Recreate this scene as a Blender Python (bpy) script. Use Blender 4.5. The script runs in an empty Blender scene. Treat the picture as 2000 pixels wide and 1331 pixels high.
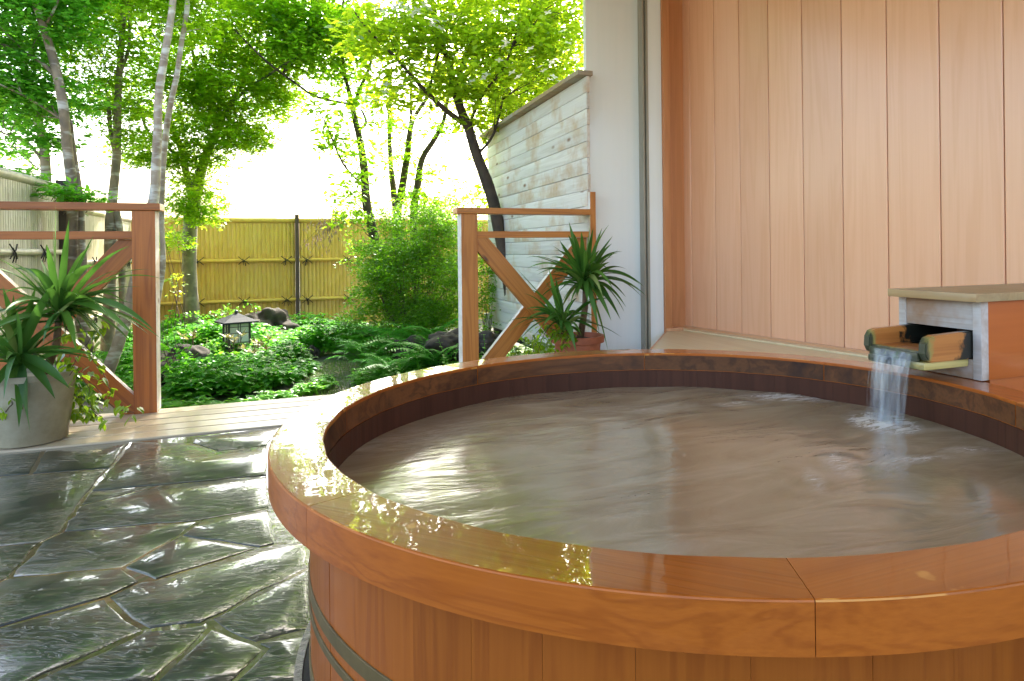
import bpy, bmesh, math, random
import numpy as np
from mathutils import Vector, Matrix
random.seed(7); RNG = np.random.default_rng(11)
SC = bpy.context.scene
# ------------------------------------------------------------ camera
F, CX, CY, ROLL, YAW, HC = 1313., 1113., 489., math.radians(.625), math.radians(21.7), .9
SY, CYW = math.sin(YAW), math.cos(YAW)
RT, FW, UP = np.array([CYW, -SY, 0]), np.array([SY, CYW, 0]), np.array([0, 0, 1.])
cr, sr = math.cos(ROLL), math.sin(ROLL)
cam = bpy.data.cameras.new('camera'); co = bpy.data.objects.new('camera', cam); SC.collection.objects.link(co)
ca, cu = RT*cr-UP*sr, RT*sr+UP*cr
co.matrix_world = Matrix(((ca[0], cu[0], -FW[0], 0), (ca[1], cu[1], -FW[1], 0), (ca[2], cu[2], -FW[2], HC), (0, 0, 0, 1)))
cam.sensor_width = 36; cam.lens = F/2000*36
cam.shift_x = (1000-CX)/2000; cam.shift_y = -(665.5-CY)/2000
cam.clip_end = 500; cam.clip_start = .02
SC.camera = co
# ------------------------------------------------------------ light
SUN_EL, SUN_AZ = math.radians(45), math.radians(24)       # azimuth from +Y towards +X
W = bpy.data.worlds.new("World"); SC.world = W; W.use_nodes = True
nt = W.node_tree; nt.nodes.clear()
sky = nt.nodes.new('ShaderNodeTexSky'); sky.sky_type = 'NISHITA'; sky.sun_disc = False
sky.sun_elevation = SUN_EL; sky.sun_rotation = SUN_AZ; sky.air_density = 1.3; sky.dust_density = 5; sky.ozone_density = 1.5
bg = nt.nodes.new('ShaderNodeBackground'); bg.inputs['Strength'].default_value = .15
wo = nt.nodes.new('ShaderNodeOutputWorld')
nt.links.new(sky.outputs[0], bg.inputs[0]); nt.links.new(bg.outputs[0], wo.inputs[0])
sl = bpy.data.lights.new('sun', 'SUN'); sl.energy = 2.8; sl.angle = math.radians(.6); sl.color = (1, .95, .87)
so = bpy.data.objects.new('sun', sl); SC.collection.objects.link(so)
sd = Vector((math.sin(SUN_AZ)*math.cos(SUN_EL), math.cos(SUN_AZ)*math.cos(SUN_EL), math.sin(SUN_EL)))
so.rotation_euler = sd.to_track_quat('Z', 'Y').to_euler()
SC.view_settings.view_transform = 'Standard'; SC.view_settings.look = 'None'
SC.view_settings.exposure = 2.85; SC.view_settings.gamma = 1

# ------------------------------------------------------------ helpers
COL = SC.collection
def ray(px, py):
    u = (px-CX)/F; v = -(py-CY)/F
    x = u*cr+v*sr; z = -u*sr+v*cr
    return np.array([x*CYW+SY, -x*SY+CYW, z])
O = np.array([0, 0, HC])
def P(px, py, d): return O+ray(px, py)*d
def onz(px, py, z): r = ray(px, py); return O+r*((z-HC)/r[2])
def ony(px, py, y): r = ray(px, py); return O+r*(y/r[1])
def onx(px, py, x): r = ray(px, py); return O+r*(x/r[0])

def tag(o, label=None, cat=None, group=None, kind=None):
    if label: o['label'] = label
    if cat: o['category'] = cat
    if group: o['group'] = group
    if kind: o['kind'] = kind
    return o
def empty(name, loc, label, cat, group=None):
    o = bpy.data.objects.new(name, None); COL.objects.link(o); o.location = loc
    o.empty_display_size = .1
    return tag(o, label, cat, group)
def mobj(name, verts, faces, mat, parent=None, smooth=False, uv=None):
    """verts in WORLD coordinates; parent's offset is removed"""
    verts = np.asarray(verts, dtype=float)
    off = np.array(parent_loc(parent))
    me = bpy.data.meshes.new(name)
    me.from_pydata([tuple(v) for v in (verts-off)], [], [tuple(int(i) for i in f) for f in faces])
    me.materials.append(mat)
    if smooth: me.polygons.foreach_set('use_smooth', [True]*len(me.polygons))
    o = bpy.data.objects.new(name, me); COL.objects.link(o)
    if parent is not None: o.parent = parent
    me.update()
    return o
def parent_loc(p):
    l = np.zeros(3)
    while p is not None: l += np.array(p.location); p = p.parent
    return l
def fastmesh(name, verts, tris, mat, parent=None, smooth=False):
    """big triangle meshes from numpy arrays, world coordinates"""
    verts = np.asarray(verts, dtype=np.float32).reshape(-1, 3)-np.array(parent_loc(parent), dtype=np.float32)
    tris = np.asarray(tris, dtype=np.int32).reshape(-1, 3)
    me = bpy.data.meshes.new(name)
    me.vertices.add(len(verts)); me.vertices.foreach_set('co', verts.ravel())
    me.loops.add(tris.size); me.loops.foreach_set('vertex_index', tris.ravel())
    me.polygons.add(len(tris)); me.polygons.foreach_set('loop_start', np.arange(0, tris.size, 3, dtype=np.int32))
    me.polygons.foreach_set('use_smooth', np.full(len(tris), smooth))
    me.update(calc_edges=True); me.validate()
    me.materials.append(mat)
    o = bpy.data.objects.new(name, me); COL.objects.link(o)
    if parent is not None: o.parent = parent
    return o
class MB:
    def __init__(s): s.v = []; s.f = []; s.n = 0
    def add(s, v, f):
        s.v.extend([tuple(x) for x in v]); s.f.extend([tuple(i+s.n for i in q) for q in f]); s.n += len(v)
    def box(s, lo, hi, bev=0):
        x0, y0, z0 = lo; x1, y1, z1 = hi
        if bev <= 0:
            v = [(x0, y0, z0), (x1, y0, z0), (x1, y1, z0), (x0, y1, z0), (x0, y0, z1), (x1, y0, z1), (x1, y1, z1), (x0, y1, z1)]
            s.add(v, [(0, 3, 2, 1), (4, 5, 6, 7), (0, 1, 5, 4), (1, 2, 6, 5), (2, 3, 7, 6), (3, 0, 4, 7)]); return
        bm = bmesh.new(); bmesh.ops.create_cube(bm, size=1)
        for q in bm.verts: q.co = Vector(((x0+x1)/2+q.co.x*(x1-x0), (y0+y1)/2+q.co.y*(y1-y0), (z0+z1)/2+q.co.z*(z1-z0)))
        bmesh.ops.bevel(bm, geom=bm.edges[:], offset=bev, segments=2, affect='EDGES', profile=.6)
        s.bm(bm)
    def bm(s, bm, M=None):
        bm.verts.index_update()
        v = [tuple((M @ q.co) if M is not None else q.co) for q in bm.verts]; f = [tuple(q.index for q in p.verts) for p in bm.faces]
        s.add(v, f); bm.free()
    def tube(s, pts, rad, n=8, caps=True, rough=0, flat=None):
        pts = [np.array(p, float) for p in pts]
        if not hasattr(rad, '__len__'): rad = [rad]*len(pts)
        base = s.n; v = []; prev = None
        for i, p in enumerate(pts):
            t = pts[min(i+1, len(pts)-1)]-pts[max(i-1, 0)]; t = t/(np.linalg.norm(t)+1e-9)
            if prev is None:
                a = np.array([0, 0, 1.]) if abs(t[2]) < .9 else np.array([1., 0, 0])
                u = np.cross(t, a)
            else: u = prev-t*(prev@t)
            u /= np.linalg.norm(u)+1e-9; w = np.cross(t, u); prev = u
            for k in range(n):
                a = 2*math.pi*k/n; r = rad[i]*(1+rough*(random.random()-.5))
                v.append(p+(u*math.cos(a)+w*math.sin(a))*r)
        f = []
        for i in range(len(pts)-1):
            for k in range(n):
                f.append((i*n+k, i*n+(k+1) % n, (i+1)*n+(k+1) % n, (i+1)*n+k))
        if caps: f.append(tuple(range(n-1, -1, -1))); f.append(tuple((len(pts)-1)*n+k for k in range(n)))
        s.add(v, f)
    def build(s, name, mat, parent=None, smooth=False): return mobj(name, s.v, s.f, mat, parent, smooth)
def autosmooth(o, ang=35):
    me = o.data
    bm = bmesh.new(); bm.from_mesh(me)
    for f in bm.faces: f.smooth = True
    for e in bm.edges:
        if len(e.link_faces) == 2 and e.calc_face_angle(0) > math.radians(ang): e.smooth = False
    bm.to_mesh(me); bm.free()
    return o
def board(name, p0, p1, w, t, mat, parent, nrm=(0, -1, 0), bev=.003, nseg=1):
    """plank from p0 to p1 (world, centreline), width w across, thickness t along nrm; local X = length"""
    p0, p1 = Vector(p0), Vector(p1); L = (p1-p0).length; x = (p1-p0).normalized(); n = Vector(nrm).normalized()
    y = n.cross(x).normalized(); n = x.cross(y)
    bm = bmesh.new(); bmesh.ops.create_cube(bm, size=1)
    for q in bm.verts: q.co = Vector((q.co.x*L, q.co.y*w, q.co.z*t))
    if bev: bmesh.ops.bevel(bm, geom=bm.edges[:], offset=bev, segments=2, affect='EDGES', profile=.6)
    me = bpy.data.meshes.new(name); bm.to_mesh(me); bm.free(); me.materials.append(mat)
    o = bpy.data.objects.new(name, me); COL.objects.link(o)
    M = Matrix(((x.x, y.x, n.x, 0), (x.y, y.y, n.y, 0), (x.z, y.z, n.z, 0), (0, 0, 0, 1)))
    M.translation = (p0+p1)/2
    if parent is not None:
        o.parent = parent; M.translation = M.translation-Vector(parent_loc(parent))
    o.matrix_local = M
    return o

# ------------------------------------------------------------ materials
def newmat(name):
    m = bpy.data.materials.new(name); m.use_nodes = True; t = m.node_tree; t.nodes.clear()
    out = t.nodes.new('ShaderNodeOutputMaterial')
    def N(kind, **kw):
        n = t.nodes.new('ShaderNode'+kind)
        for k, v in kw.items():
            if k.startswith('i_'):
                key = k[2:]; key = int(key) if key.isdigit() else key.replace('_', ' ')
                n.inputs[key].default_value = v
            else: setattr(n, k, v)
        return n
    def L(a, b): t.links.new(a, b)
    return m, t, N, L, out
def ramp(N, stops, interp='LINEAR'):
    r = N('ValToRGB'); r.color_ramp.interpolation = interp
    e = r.color_ramp.elements
    while len(e) < len(stops): e.new(.5)
    for i, (p, c) in enumerate(stops):
        e[i].position = p; e[i].color = (c[0], c[1], c[2], 1) if hasattr(c, '__len__') else (c, c, c, 1)
    return r
def mix(N, L, fac, a, b, mode='MIX'):
    m = N('Mix', data_type='RGBA', blend_type=mode)
    for s, v in ((m.inputs[0], fac), (m.inputs[6], a), (m.inputs[7], b)):
        if hasattr(v, 'is_output') or isinstance(v, bpy.types.NodeSocket): L(v, s)
        elif hasattr(v, '__len__'): s.default_value = (v[0], v[1], v[2], 1)
        else: s.default_value = v
    return m.outputs[2]
def wood(name, c1, c2, rough=.45, axis=0, grain=14, coat=0, bump=.25, island=.25, stain=None, knots=None, spec=.5, coatrough=.08, soft=0, wet=0):
    """plank wood: grain runs along local axis"""
    m, t, N, L, out = newmat(name)
    tc = N('TexCoord'); oi = N('ObjectInfo'); ge = N('NewGeometry')
    rnd = N('Math', operation='ADD'); L(oi.outputs['Random'], rnd.inputs[0]); L(ge.outputs['Random Per Island'], rnd.inputs[1])
    mul = N('Math', operation='MULTIPLY', i_1=37.); L(rnd.outputs[0], mul.inputs[0])
    cmb = N('CombineXYZ'); [L(mul.outputs[0], cmb.inputs[i]) for i in range(3)]
    va = N('VectorMath', operation='ADD'); L(tc.outputs['Object'], va.inputs[0]); L(cmb.outputs[0], va.inputs[1])
    sc = [grain]*3; sc[axis] = grain*.06
    mp = N('Mapping'); mp.inputs['Scale'].default_value = sc; L(va.outputs[0], mp.inputs[0])
    n1 = N('TexNoise', i_Scale=1., i_Detail=3., i_Roughness=.55, i_Distortion=.6); L(mp.outputs[0], n1.inputs[0])
    # rings: sine of noise contour
    rg = N('Math', operation='MULTIPLY', i_1=34.); L(n1.outputs[0], rg.inputs[0])
    sn = N('Math', operation='SINE'); L(rg.outputs[0], sn.inputs[0])
    rr = ramp(N, [(0, 0), (.55, .25), (1, 1)]); mr = N('MapRange', i_1=-1., i_2=1.); L(sn.outputs[0], mr.inputs[0]); L(mr.outputs[0], rr.inputs[0])
    sc2 = [grain*14]*3; sc2[axis] = grain*.25
    mp2 = N('Mapping'); mp2.inputs['Scale'].default_value = sc2; L(va.outputs[0], mp2.inputs[0])
    n2 = N('TexNoise', i_Scale=1., i_Detail=2.); L(mp2.outputs[0], n2.inputs[0])
    f1 = N('Math', operation='MULTIPLY', i_1=.55 if not soft else .55*(1-soft)); L(rr.outputs[0], f1.inputs[0])
    f2 = N('Math', operation='MULTIPLY_ADD', i_1=.9*(1-soft*.6), i_2=-.3*(1-soft*.6)); L(n2.outputs[0], f2.inputs[0])
    fa = N('Math', operation='ADD', use_clamp=True); L(f1.outputs[0], fa.inputs[0]); L(f2.outputs[0], fa.inputs[1])
    col = mix(N, L, fa.outputs[0], c1, c2)
    # per plank tone
    h = N('HueSaturation'); L(col, h.inputs['Color'])
    mv = N('MapRange', i_3=1-island, i_4=1+island*.7); fr = N('Math', operation='FRACT'); m3 = N('Math', operation='MULTIPLY', i_1=7.31)
    L(rnd.outputs[0], m3.inputs[0]); L(m3.outputs[0], fr.inputs[0]); L(fr.outputs[0], mv.inputs[0]); L(mv.outputs[0], h.inputs['Value'])
    col = h.outputs[0]
    n3 = N('TexNoise', i_Scale=2.2, i_Detail=5., i_Roughness=.65); L(va.outputs[0], n3.inputs[0])
    if stain:
        sr_ = ramp(N, [(stain[1], 0), (stain[2], 1)]); L(n3.outputs[0], sr_.inputs[0])
        col = mix(N, L, sr_.outputs[0], col, stain[0])
    if knots:
        sk = [6.]*3; sk[axis] = 2.2
        mk = N('Mapping'); mk.inputs['Scale'].default_value = sk; L(va.outputs[0], mk.inputs[0])
        vo = N('TexVoronoi', i_Scale=knots[1]); L(mk.outputs[0], vo.inputs[0])
        kr = ramp(N, [(0.03, 1), (.09, 0)]); L(vo.outputs['Distance'], kr.inputs[0])
        col = mix(N, L, kr.outputs[0], col, knots[0])
    b = N('BsdfPrincipled'); L(col, b.inputs['Base Color'])
    rm = N('MapRange', i_3=rough*.8, i_4=min(1, rough*1.3)); L(n3.outputs[0], rm.inputs[0]); L(rm.outputs[0], b.inputs['Roughness'])
    b.inputs['Specular IOR Level'].default_value = spec
    if wet: b.inputs['Coat IOR'].default_value = 1.85
    b.inputs['Coat Weight'].default_value = coat; b.inputs['Coat Roughness'].default_value = coatrough
    bp = N('Bump', i_Strength=bump, i_Distance=.002); L(fa.outputs[0], bp.inputs['Height']); L(bp.outputs[0], b.inputs['Normal'])
    if wet:
        nw = N('TexNoise', i_Scale=9., i_Detail=3.); L(tc.outputs['Object'], nw.inputs[0])
        nw2 = N('TexNoise', i_Scale=55., i_Detail=2.); L(tc.outputs['Object'], nw2.inputs[0])
        ad = N('Math', operation='MULTIPLY_ADD', i_1=.03); L(nw2.outputs[0], ad.inputs[0]); L(nw.outputs[0], ad.inputs[2])
        b2 = N('Bump', i_Strength=wet, i_Distance=.012); L(ad.outputs[0], b2.inputs['Height']); L(b2.outputs[0], b.inputs['Coat Normal'])
    if wet:
        sx_ = N('SeparateXYZ'); L(ge.outputs['True Normal'], sx_.inputs[0]); mz = N('MapRange', i_1=.93, i_2=.995, i_3=.06, i_4=1.); L(sx_.outputs[2], mz.inputs[0]); L(mz.outputs[0], b.inputs['Coat Weight'])
    L(b.outputs[0], out.inputs[0])
    return m
def simple(name, col, rough=.6, metal=0, noise=.0, nscale=8, bump=0, bscale=40, coat=0, spec=.5, col2=None):
    m, t, N, L, out = newmat(name)
    b = N('BsdfPrincipled'); b.inputs['Roughness'].default_value = rough; b.inputs['Metallic'].default_value = metal
    b.inputs['Coat Weight'].default_value = coat; b.inputs['Specular IOR Level'].default_value = spec
    tc = N('TexCoord')
    n = N('TexNoise', i_Scale=nscale, i_Detail=6., i_Roughness=.65); L(tc.outputs['Object'], n.inputs[0])
    c2 = col2 or tuple(c*(1-noise) for c in col)
    rp = ramp(N, [(.35, col), (.68, c2)]); L(n.outputs[0], rp.inputs[0]); L(rp.outputs[0], b.inputs['Base Color'])
    if bump:
        nb = N('TexNoise', i_Scale=bscale, i_Detail=5.); L(tc.outputs['Object'], nb.inputs[0])
        bp = N('Bump', i_Strength=bump, i_Distance=.01); L(nb.outputs[0], bp.inputs['Height']); L(bp.outputs[0], b.inputs['Normal'])
    L(b.outputs[0], out.inputs[0]); return m
def leafmat(name, c1, c2, trans, tw=.5, gloss=.08, rough=.35, c3=None):
    """thin leaf: diffuse + translucent + a little gloss, tone varying leaf by leaf"""
    m, t, N, L, out = newmat(name)
    ge = N('NewGeometry'); stops = [(0, c1), (1, c2)] if not c3 else [(0, c1), (.8, c2), (1, c3)]
    rp = ramp(N, stops); L(ge.outputs['Random Per Island'], rp.inputs[0])
    d = N('BsdfDiffuse'); L(rp.outputs[0], d.inputs[0])
    k = N('Math', operation='MULTIPLY', i_1=9.7); L(ge.outputs['Random Per Island'], k.inputs[0]); fr = N('Math', operation='FRACT'); L(k.outputs[0], fr.inputs[0])
    tr = N('BsdfTranslucent'); rt = ramp(N, [(0, tuple(c*.6 for c in trans)), (1, tuple(min(1, c*1.25) for c in trans))]); L(fr.outputs[0], rt.inputs[0]); L(rt.outputs[0], tr.inputs[0])
    ms = N('MixShader', i_0=tw); L(d.outputs[0], ms.inputs[1]); L(tr.outputs[0], ms.inputs[2])
    g = N('BsdfGlossy', i_Roughness=rough); g.inputs[0].default_value = (1, 1, 1, 1)
    fz = N('Fresnel', i_IOR=1.4); mg = N('Math', operation='MULTIPLY', i_1=gloss*8); L(fz.outputs[0], mg.inputs[0])
    m2 = N('MixShader'); L(mg.outputs[0], m2.inputs[0]); L(ms.outputs[0], m2.inputs[1]); L(g.outputs[0], m2.inputs[2])
    L(m2.outputs[0], out.inputs[0]); return m

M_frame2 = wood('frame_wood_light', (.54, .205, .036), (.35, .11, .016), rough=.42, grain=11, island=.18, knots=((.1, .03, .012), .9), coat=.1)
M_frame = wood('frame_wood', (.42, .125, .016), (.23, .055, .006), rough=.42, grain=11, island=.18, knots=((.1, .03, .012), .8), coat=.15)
M_deck = wood('deck_wood', (.56, .45, .31), (.42, .32, .20), rough=.33, grain=12, island=.14, soft=.3, knots=((.2, .1, .05), .5), coat=.2)
M_plank = wood('cypress_plank', (.86, .485, .295), (.78, .40, .215), rough=.30, axis=2, grain=7, island=.05, bump=.05, soft=.3, coat=.6, coatrough=.2)
M_trim = wood('cypress_trim', (.68, .37, .2), (.52, .26, .13), rough=.35, axis=1, grain=7, island=.05, bump=.05, soft=.4, coat=.2, coatrough=.2)
M_jamb = wood('cypress_jamb', (.60, .26, .11), (.46, .18, .07), rough=.35, axis=2, grain=7, island=.05, bump=.05, soft=.4)  # darker cypress: shade on the jamb face put into its colour
M_bench = wood('bench_wood', (.78, .66, .42), (.68, .54, .31), rough=.4, axis=1, grain=7, island=.05, bump=.08, soft=.3)
M_rim = wood('rim_wood', (.44, .115, .014), (.29, .066, .008), rough=.35, spec=.2, grain=15, soft=.15, island=.13, bump=.15, stain=((.60, .24, .045), .60, .615), knots=((.12, .04, .01), .35), coat=1, coatrough=.01, wet=.075)
M_stave = wood('stave_wood', (.34, .090, .010), (.26, .062, .007), spec=.2, rough=.42, axis=2, grain=14, island=.09, bump=.12, coat=.12, coatrough=.12)
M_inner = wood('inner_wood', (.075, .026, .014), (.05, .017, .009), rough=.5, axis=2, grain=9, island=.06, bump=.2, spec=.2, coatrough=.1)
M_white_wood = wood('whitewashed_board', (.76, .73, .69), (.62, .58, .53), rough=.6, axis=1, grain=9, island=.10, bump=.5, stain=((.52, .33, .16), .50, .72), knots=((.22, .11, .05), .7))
M_cap = wood('weathered_cap', (.42, .30, .17), (.28, .17, .08), rough=.6, axis=1, grain=10, stain=((.4, .38, .33), .45, .6))
M_boxpaint = wood('worn_white_paint', (.60, .57, .56), (.50, .44, .40), rough=.5, axis=1, grain=14, bump=.4, stain=((.30, .18, .11), .46, .62))
M_boxcap = wood('box_lid_wood', (.40, .27, .13), (.30, .185, .08), rough=.4, axis=1, grain=9, stain=((.4, .3, .17), .5, .7), coat=.0)
M_boxside = wood('box_side_wood', (.42, .095, .012), (.34, .07, .008), rough=.35, axis=0, grain=6, soft=.4, coat=.3)
M_spout = wood('spout_wood', (.52, .22, .07), (.34, .12, .035), rough=.35, axis=0, grain=12, stain=((.02, .022, .010), .47, .55), coat=.6)
def m_spout():
    m = wood('spout_wood2', (.50, .19, .045), (.34, .11, .022), rough=.35, axis=0, grain=12, coat=.35)
    t = m.node_tree; b = [n for n in t.nodes if n.type == 'BSDF_PRINCIPLED'][0]; src = b.inputs['Base Color'].links[0].from_socket
    def N(kind, **kw):
        n = t.nodes.new('ShaderNode'+kind)
        for k, v in kw.items():
            if k.startswith('i_'): n.inputs[int(k[2:]) if k[2:].isdigit() else k[2:]].default_value = v
            else: setattr(n, k, v)
        return n
    L = t.links.new
    tc = N('TexCoord'); sp_ = N('SeparateXYZ'); L(tc.outputs['Object'], sp_.inputs[0])
    nz = N('TexNoise', i_Scale=28., i_Detail=3.); L(tc.outputs['Object'], nz.inputs[0])
    def band(lo, hi, amp):
        a = N('Math', operation='MULTIPLY_ADD', i_1=amp, i_2=-amp*.5); L(nz.outputs[0], a.inputs[0]); c = N('Math', operation='ADD'); L(a.outputs[0], c.inputs[0]); L(sp_.outputs[0], c.inputs[1])
        mr = N('MapRange', i_1=lo, i_2=hi); L(c.outputs[0], mr.inputs[0]); return mr.outputs[0]
    f1 = band(.045, .065, .16); f2 = band(-.070, -.078, .03); f3 = band(-.055, -.07, .05)
    c1 = mix(N, L, f3, src, (.30, .25, .07)); c2 = mix(N, L, f2, c1, (.05, .055, .03)); c3 = mix(N, L, f1, c2, (.012, .012, .008))
    L(c3, b.inputs['Base Color']); return m
M_spout2 = m_spout()
M_spoutlip = wood('mossy_lip', (.50, .40, .14), (.34, .27, .08), rough=.35, axis=0, grain=12, stain=((.03, .04, .02), .48, .58), coat=.6)
M_ceil = wood('ceiling_wood', (.66, .42, .24), (.52, .3, .15), rough=.5, axis=1, grain=6, island=.1)
M_hoop = simple('metal_hoop', (.15, .10, .035), .6, .3, noise=.3, nscale=20)
M_dark = simple('dark_gap', (.012, .01, .008), .8)
M_post = simple('dark_fence_post', (.055, .03, .022), .45, noise=.3, nscale=12)
M_rope = simple('black_rope', (.015, .012, .01), .8)
M_track = simple('door_track', (.36, .34, .28), .35, noise=.1)
M_trackdk = simple('track_shadow_groove', (.16, .15, .12), .4)
M_terra = simple('terracotta', (.42, .12, .055), .55, noise=.25, nscale=14, bump=.1)
M_concrete = simple('pale_plastic_pot', (.34, .30, .21), .5, nscale=5, col2=(.20, .165, .095), bump=.05, coat=.15)
M_soil = simple('soil', (.05, .033, .022), .9, noise=.5, nscale=60, bump=.8, bscale=60)
M_slate_roof = simple('lantern_slate', (.03, .036, .04), .7, spec=.15, noise=.3, nscale=20)
M_lampdk = simple('lantern_frame', (.03, .032, .034), .45)
def m_lampwhite():
    m, t, N, L, out = newmat('lantern_pane'); b = N('BsdfPrincipled'); b.inputs['Base Color'].default_value = (.62, .62, .56, 1); b.inputs['Roughness'].default_value = .4
    L(b.outputs[0], out.inputs[0]); return m
M_pane = m_lampwhite()
M_rock = simple('garden_rock', (.028, .022, .016), .85, spec=.2, nscale=6, col2=(.075, .065, .05), bump=1., bscale=9)
M_rockdk = simple('dark_rock', (.035, .027, .02), .85, nscale=7, col2=(.07, .055, .04), bump=1., bscale=12)

def m_whitewall():
    m, t, N, L, out = newmat('glossy_white_panel')
    tc = N('TexCoord'); mp = N('Mapping'); mp.inputs['Scale'].default_value = (30, 30, 1.2); L(tc.outputs['Object'], mp.inputs[0])
    n = N('TexNoise', i_Scale=1., i_Detail=4.); L(mp.outputs[0], n.inputs[0])
    rp = ramp(N, [(.3, (.86, .92, .94)), (.7, (.89, .94, .96))]); L(n.outputs[0], rp.inputs[0])
    b = N('BsdfPrincipled'); L(rp.outputs[0], b.inputs['Base Color']); b.inputs['Roughness'].default_value = .14
    bp = N('Bump', i_Strength=.10, i_Distance=.004); L(n.outputs[0], bp.inputs['Height']); L(bp.outputs[0], b.inputs['Normal'])
    L(b.outputs[0], out.inputs[0]); return m
M_ww = m_whitewall()
def m_bamboo():
    m, t, N, L, out = newmat('bamboo')
    ge = N('NewGeometry'); tc = N('TexCoord')
    rp = ramp(N, [(0, (.62, .38, .07)), (.5, (.66, .405, .08)), (1, (.70, .43, .095))]); L(ge.outputs['Random Per Island'], rp.inputs[0])
    mp = N('Mapping'); mp.inputs['Scale'].default_value = (30, 30, 1.2); L(tc.outputs['Object'], mp.inputs[0])
    n = N('TexNoise', i_Scale=1., i_Detail=3.); L(mp.outputs[0], n.inputs[0])
    c = mix(N, L, .35, rp.outputs[0], n.outputs[0], 'MULTIPLY')
    n2 = N('TexNoise', i_Scale=1.3, i_Detail=3.); L(tc.outputs['Object'], n2.inputs[0])
    r2 = ramp(N, [(.4, 0), (.8, .5)]); L(n2.outputs[0], r2.inputs[0])
    c = mix(N, L, r2.outputs[0], c, (.45, .36, .12))
    b = N('BsdfPrincipled'); L(c, b.inputs['Base Color']); b.inputs['Roughness'].default_value = .42
    L(b.outputs[0], out.inputs[0]); return m
M_bamboo = m_bamboo()
def m_bamboo_sunlit():
    m = M_bamboo.copy(); m.name = 'bamboo_sunlit'  # same bamboo, paler: sunlight on the side fence put into its colour
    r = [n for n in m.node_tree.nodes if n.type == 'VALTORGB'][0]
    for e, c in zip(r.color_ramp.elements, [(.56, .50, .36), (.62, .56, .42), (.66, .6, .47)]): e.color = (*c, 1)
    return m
M_bamboo_sunlit = m_bamboo_sunlit()
def m_bark(name, a, b_, patch, pscale, lo, hi, zsq=1.):
    m, t, N, L, out = newmat(name); tc = N('TexCoord')
    n = N('TexNoise', i_Scale=14., i_Detail=5.); mp0 = N('Mapping'); mp0.inputs['Scale'].default_value = (1, 1, .5); L(tc.outputs['Object'], mp0.inputs[0]); L(mp0.outputs[0], n.inputs[0])
    rp = ramp(N, [(.35, a), (.65, b_)]); L(n.outputs[0], rp.inputs[0])
    mp = N('Mapping'); mp.inputs['Scale'].default_value = (.6, .6, zsq); L(tc.outputs['Object'], mp.inputs[0])
    n2 = N('TexNoise', i_Scale=pscale, i_Detail=3., i_Roughness=.6); L(mp.outputs[0], n2.inputs[0])
    r2 = ramp(N, [(lo, 0), (hi, 1)]); L(n2.outputs[0], r2.inputs[0])
    c = mix(N, L, r2.outputs[0], rp.outputs[0], patch)
    b = N('BsdfPrincipled'); L(c, b.inputs['Base Color']); b.inputs['Roughness'].default_value = .75
    bp = N('Bump', i_Strength=.5, i_Distance=.01); L(n.outputs[0], bp.inputs['Height']); L(bp.outputs[0], b.inputs['Normal'])
    L(b.outputs[0], out.inputs[0]); return m
M_bark1 = m_bark('mottled_bark', (.27, .20, .13), (.13, .10, .07), (.50, .47, .41), 6., .54, .66, 2.0)
M_bark2 = m_bark('pale_bark', (.42, .34, .25), (.26, .19, .13), (.60, .56, .48), 7., .5, .62, 1.8)
M_bark3 = m_bark('maple_bark', (.17, .15, .09), (.09, .08, .05), (.26, .25, .18), 5., .55, .7)
M_bark4 = m_bark('dark_bark', (.07, .045, .028), (.03, .02, .014), (.14, .10, .07), 6., .6, .7)
M_twig = simple('twig', (.10, .055, .03), .7, noise=.4)
M_stem = simple('cane_stem', (.22, .13, .07), .7, noise=.5, nscale=40, bump=.5)

# yucca leaves: darker, glossy, with a pale midrib through UV-less object noise
def m_yucca():
    m, t, N, L, out = newmat('yucca_leaf'); ge = N('NewGeometry')
    rp = ramp(N, [(0, (.018, .06, .010)), (.5, (.045, .13, .018)), (.85, (.10, .22, .03)), (1, (.24, .26, .08))]); L(ge.outputs['Random Per Island'], rp.inputs[0])
    b = N('BsdfPrincipled'); L(rp.outputs[0], b.inputs['Base Color']); b.inputs['Roughness'].default_value = .42; b.inputs['Specular IOR Level'].default_value = .22
    tr = N('BsdfTranslucent'); tr.inputs[0].default_value = (.16, .38, .05, 1)
    ms = N('MixShader', i_0=.2); L(b.outputs[0], ms.inputs[1]); L(tr.outputs[0], ms.inputs[2]); L(ms.outputs[0], out.inputs[0]); return m
M_yucca = m_yucca()
M_vine = leafmat('vine_leaf', (.04, .13, .012), (.12, .24, .02), (.42, .62, .03), .5, .02)
M_maple = leafmat('maple_leaf', (.06, .19, .015), (.13, .27, .015), (.56, .90, .025), .68, .006)
M_left = leafmat('rowan_leaf', (.035, .15, .03), (.07, .2, .03), (.34, .78, .05), .64, .01)
M_dog = leafmat('dogwood_leaf', (.07, .19, .015), (.14, .28, .02), (.68, .94, .03), .68, .01)
M_dog2 = leafmat('dark_dogwood_leaf', (.035, .12, .018), (.08, .18, .02), (.52, .88, .03), .66, .01)
M_azalea = leafmat('azalea_leaf', (.035, .13, .015), (.09, .2, .02), (.36, .70, .03), .55, .008)
M_pachy = leafmat('pachysandra_leaf', (.03, .14, .010), (.07, .26, .018), (.24, .70, .03), .5, .004, c3=(.16, .38, .03))
M_fern = leafmat('fern_leaf', (.04, .22, .02), (.09, .32, .03), (.16, .62, .03), .5, .004)
M_mint = leafmat('herb_leaf', (.06, .22, .02), (.12, .32, .03), (.28, .66, .04), .45, .005)
M_grass = leafmat('grass_blade', (.06, .14, .03), (.16, .22, .06), (.2, .36, .05), .35, .005)
M_rhodo = leafmat('bronze_leaf', (.10, .10, .035), (.20, .16, .07), (.3, .3, .08), .3, .008)
M_dead = leafmat('dry_leaf', (.12, .08, .06), (.22, .16, .12), (.2, .14, .1), .25, .01)
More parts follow.
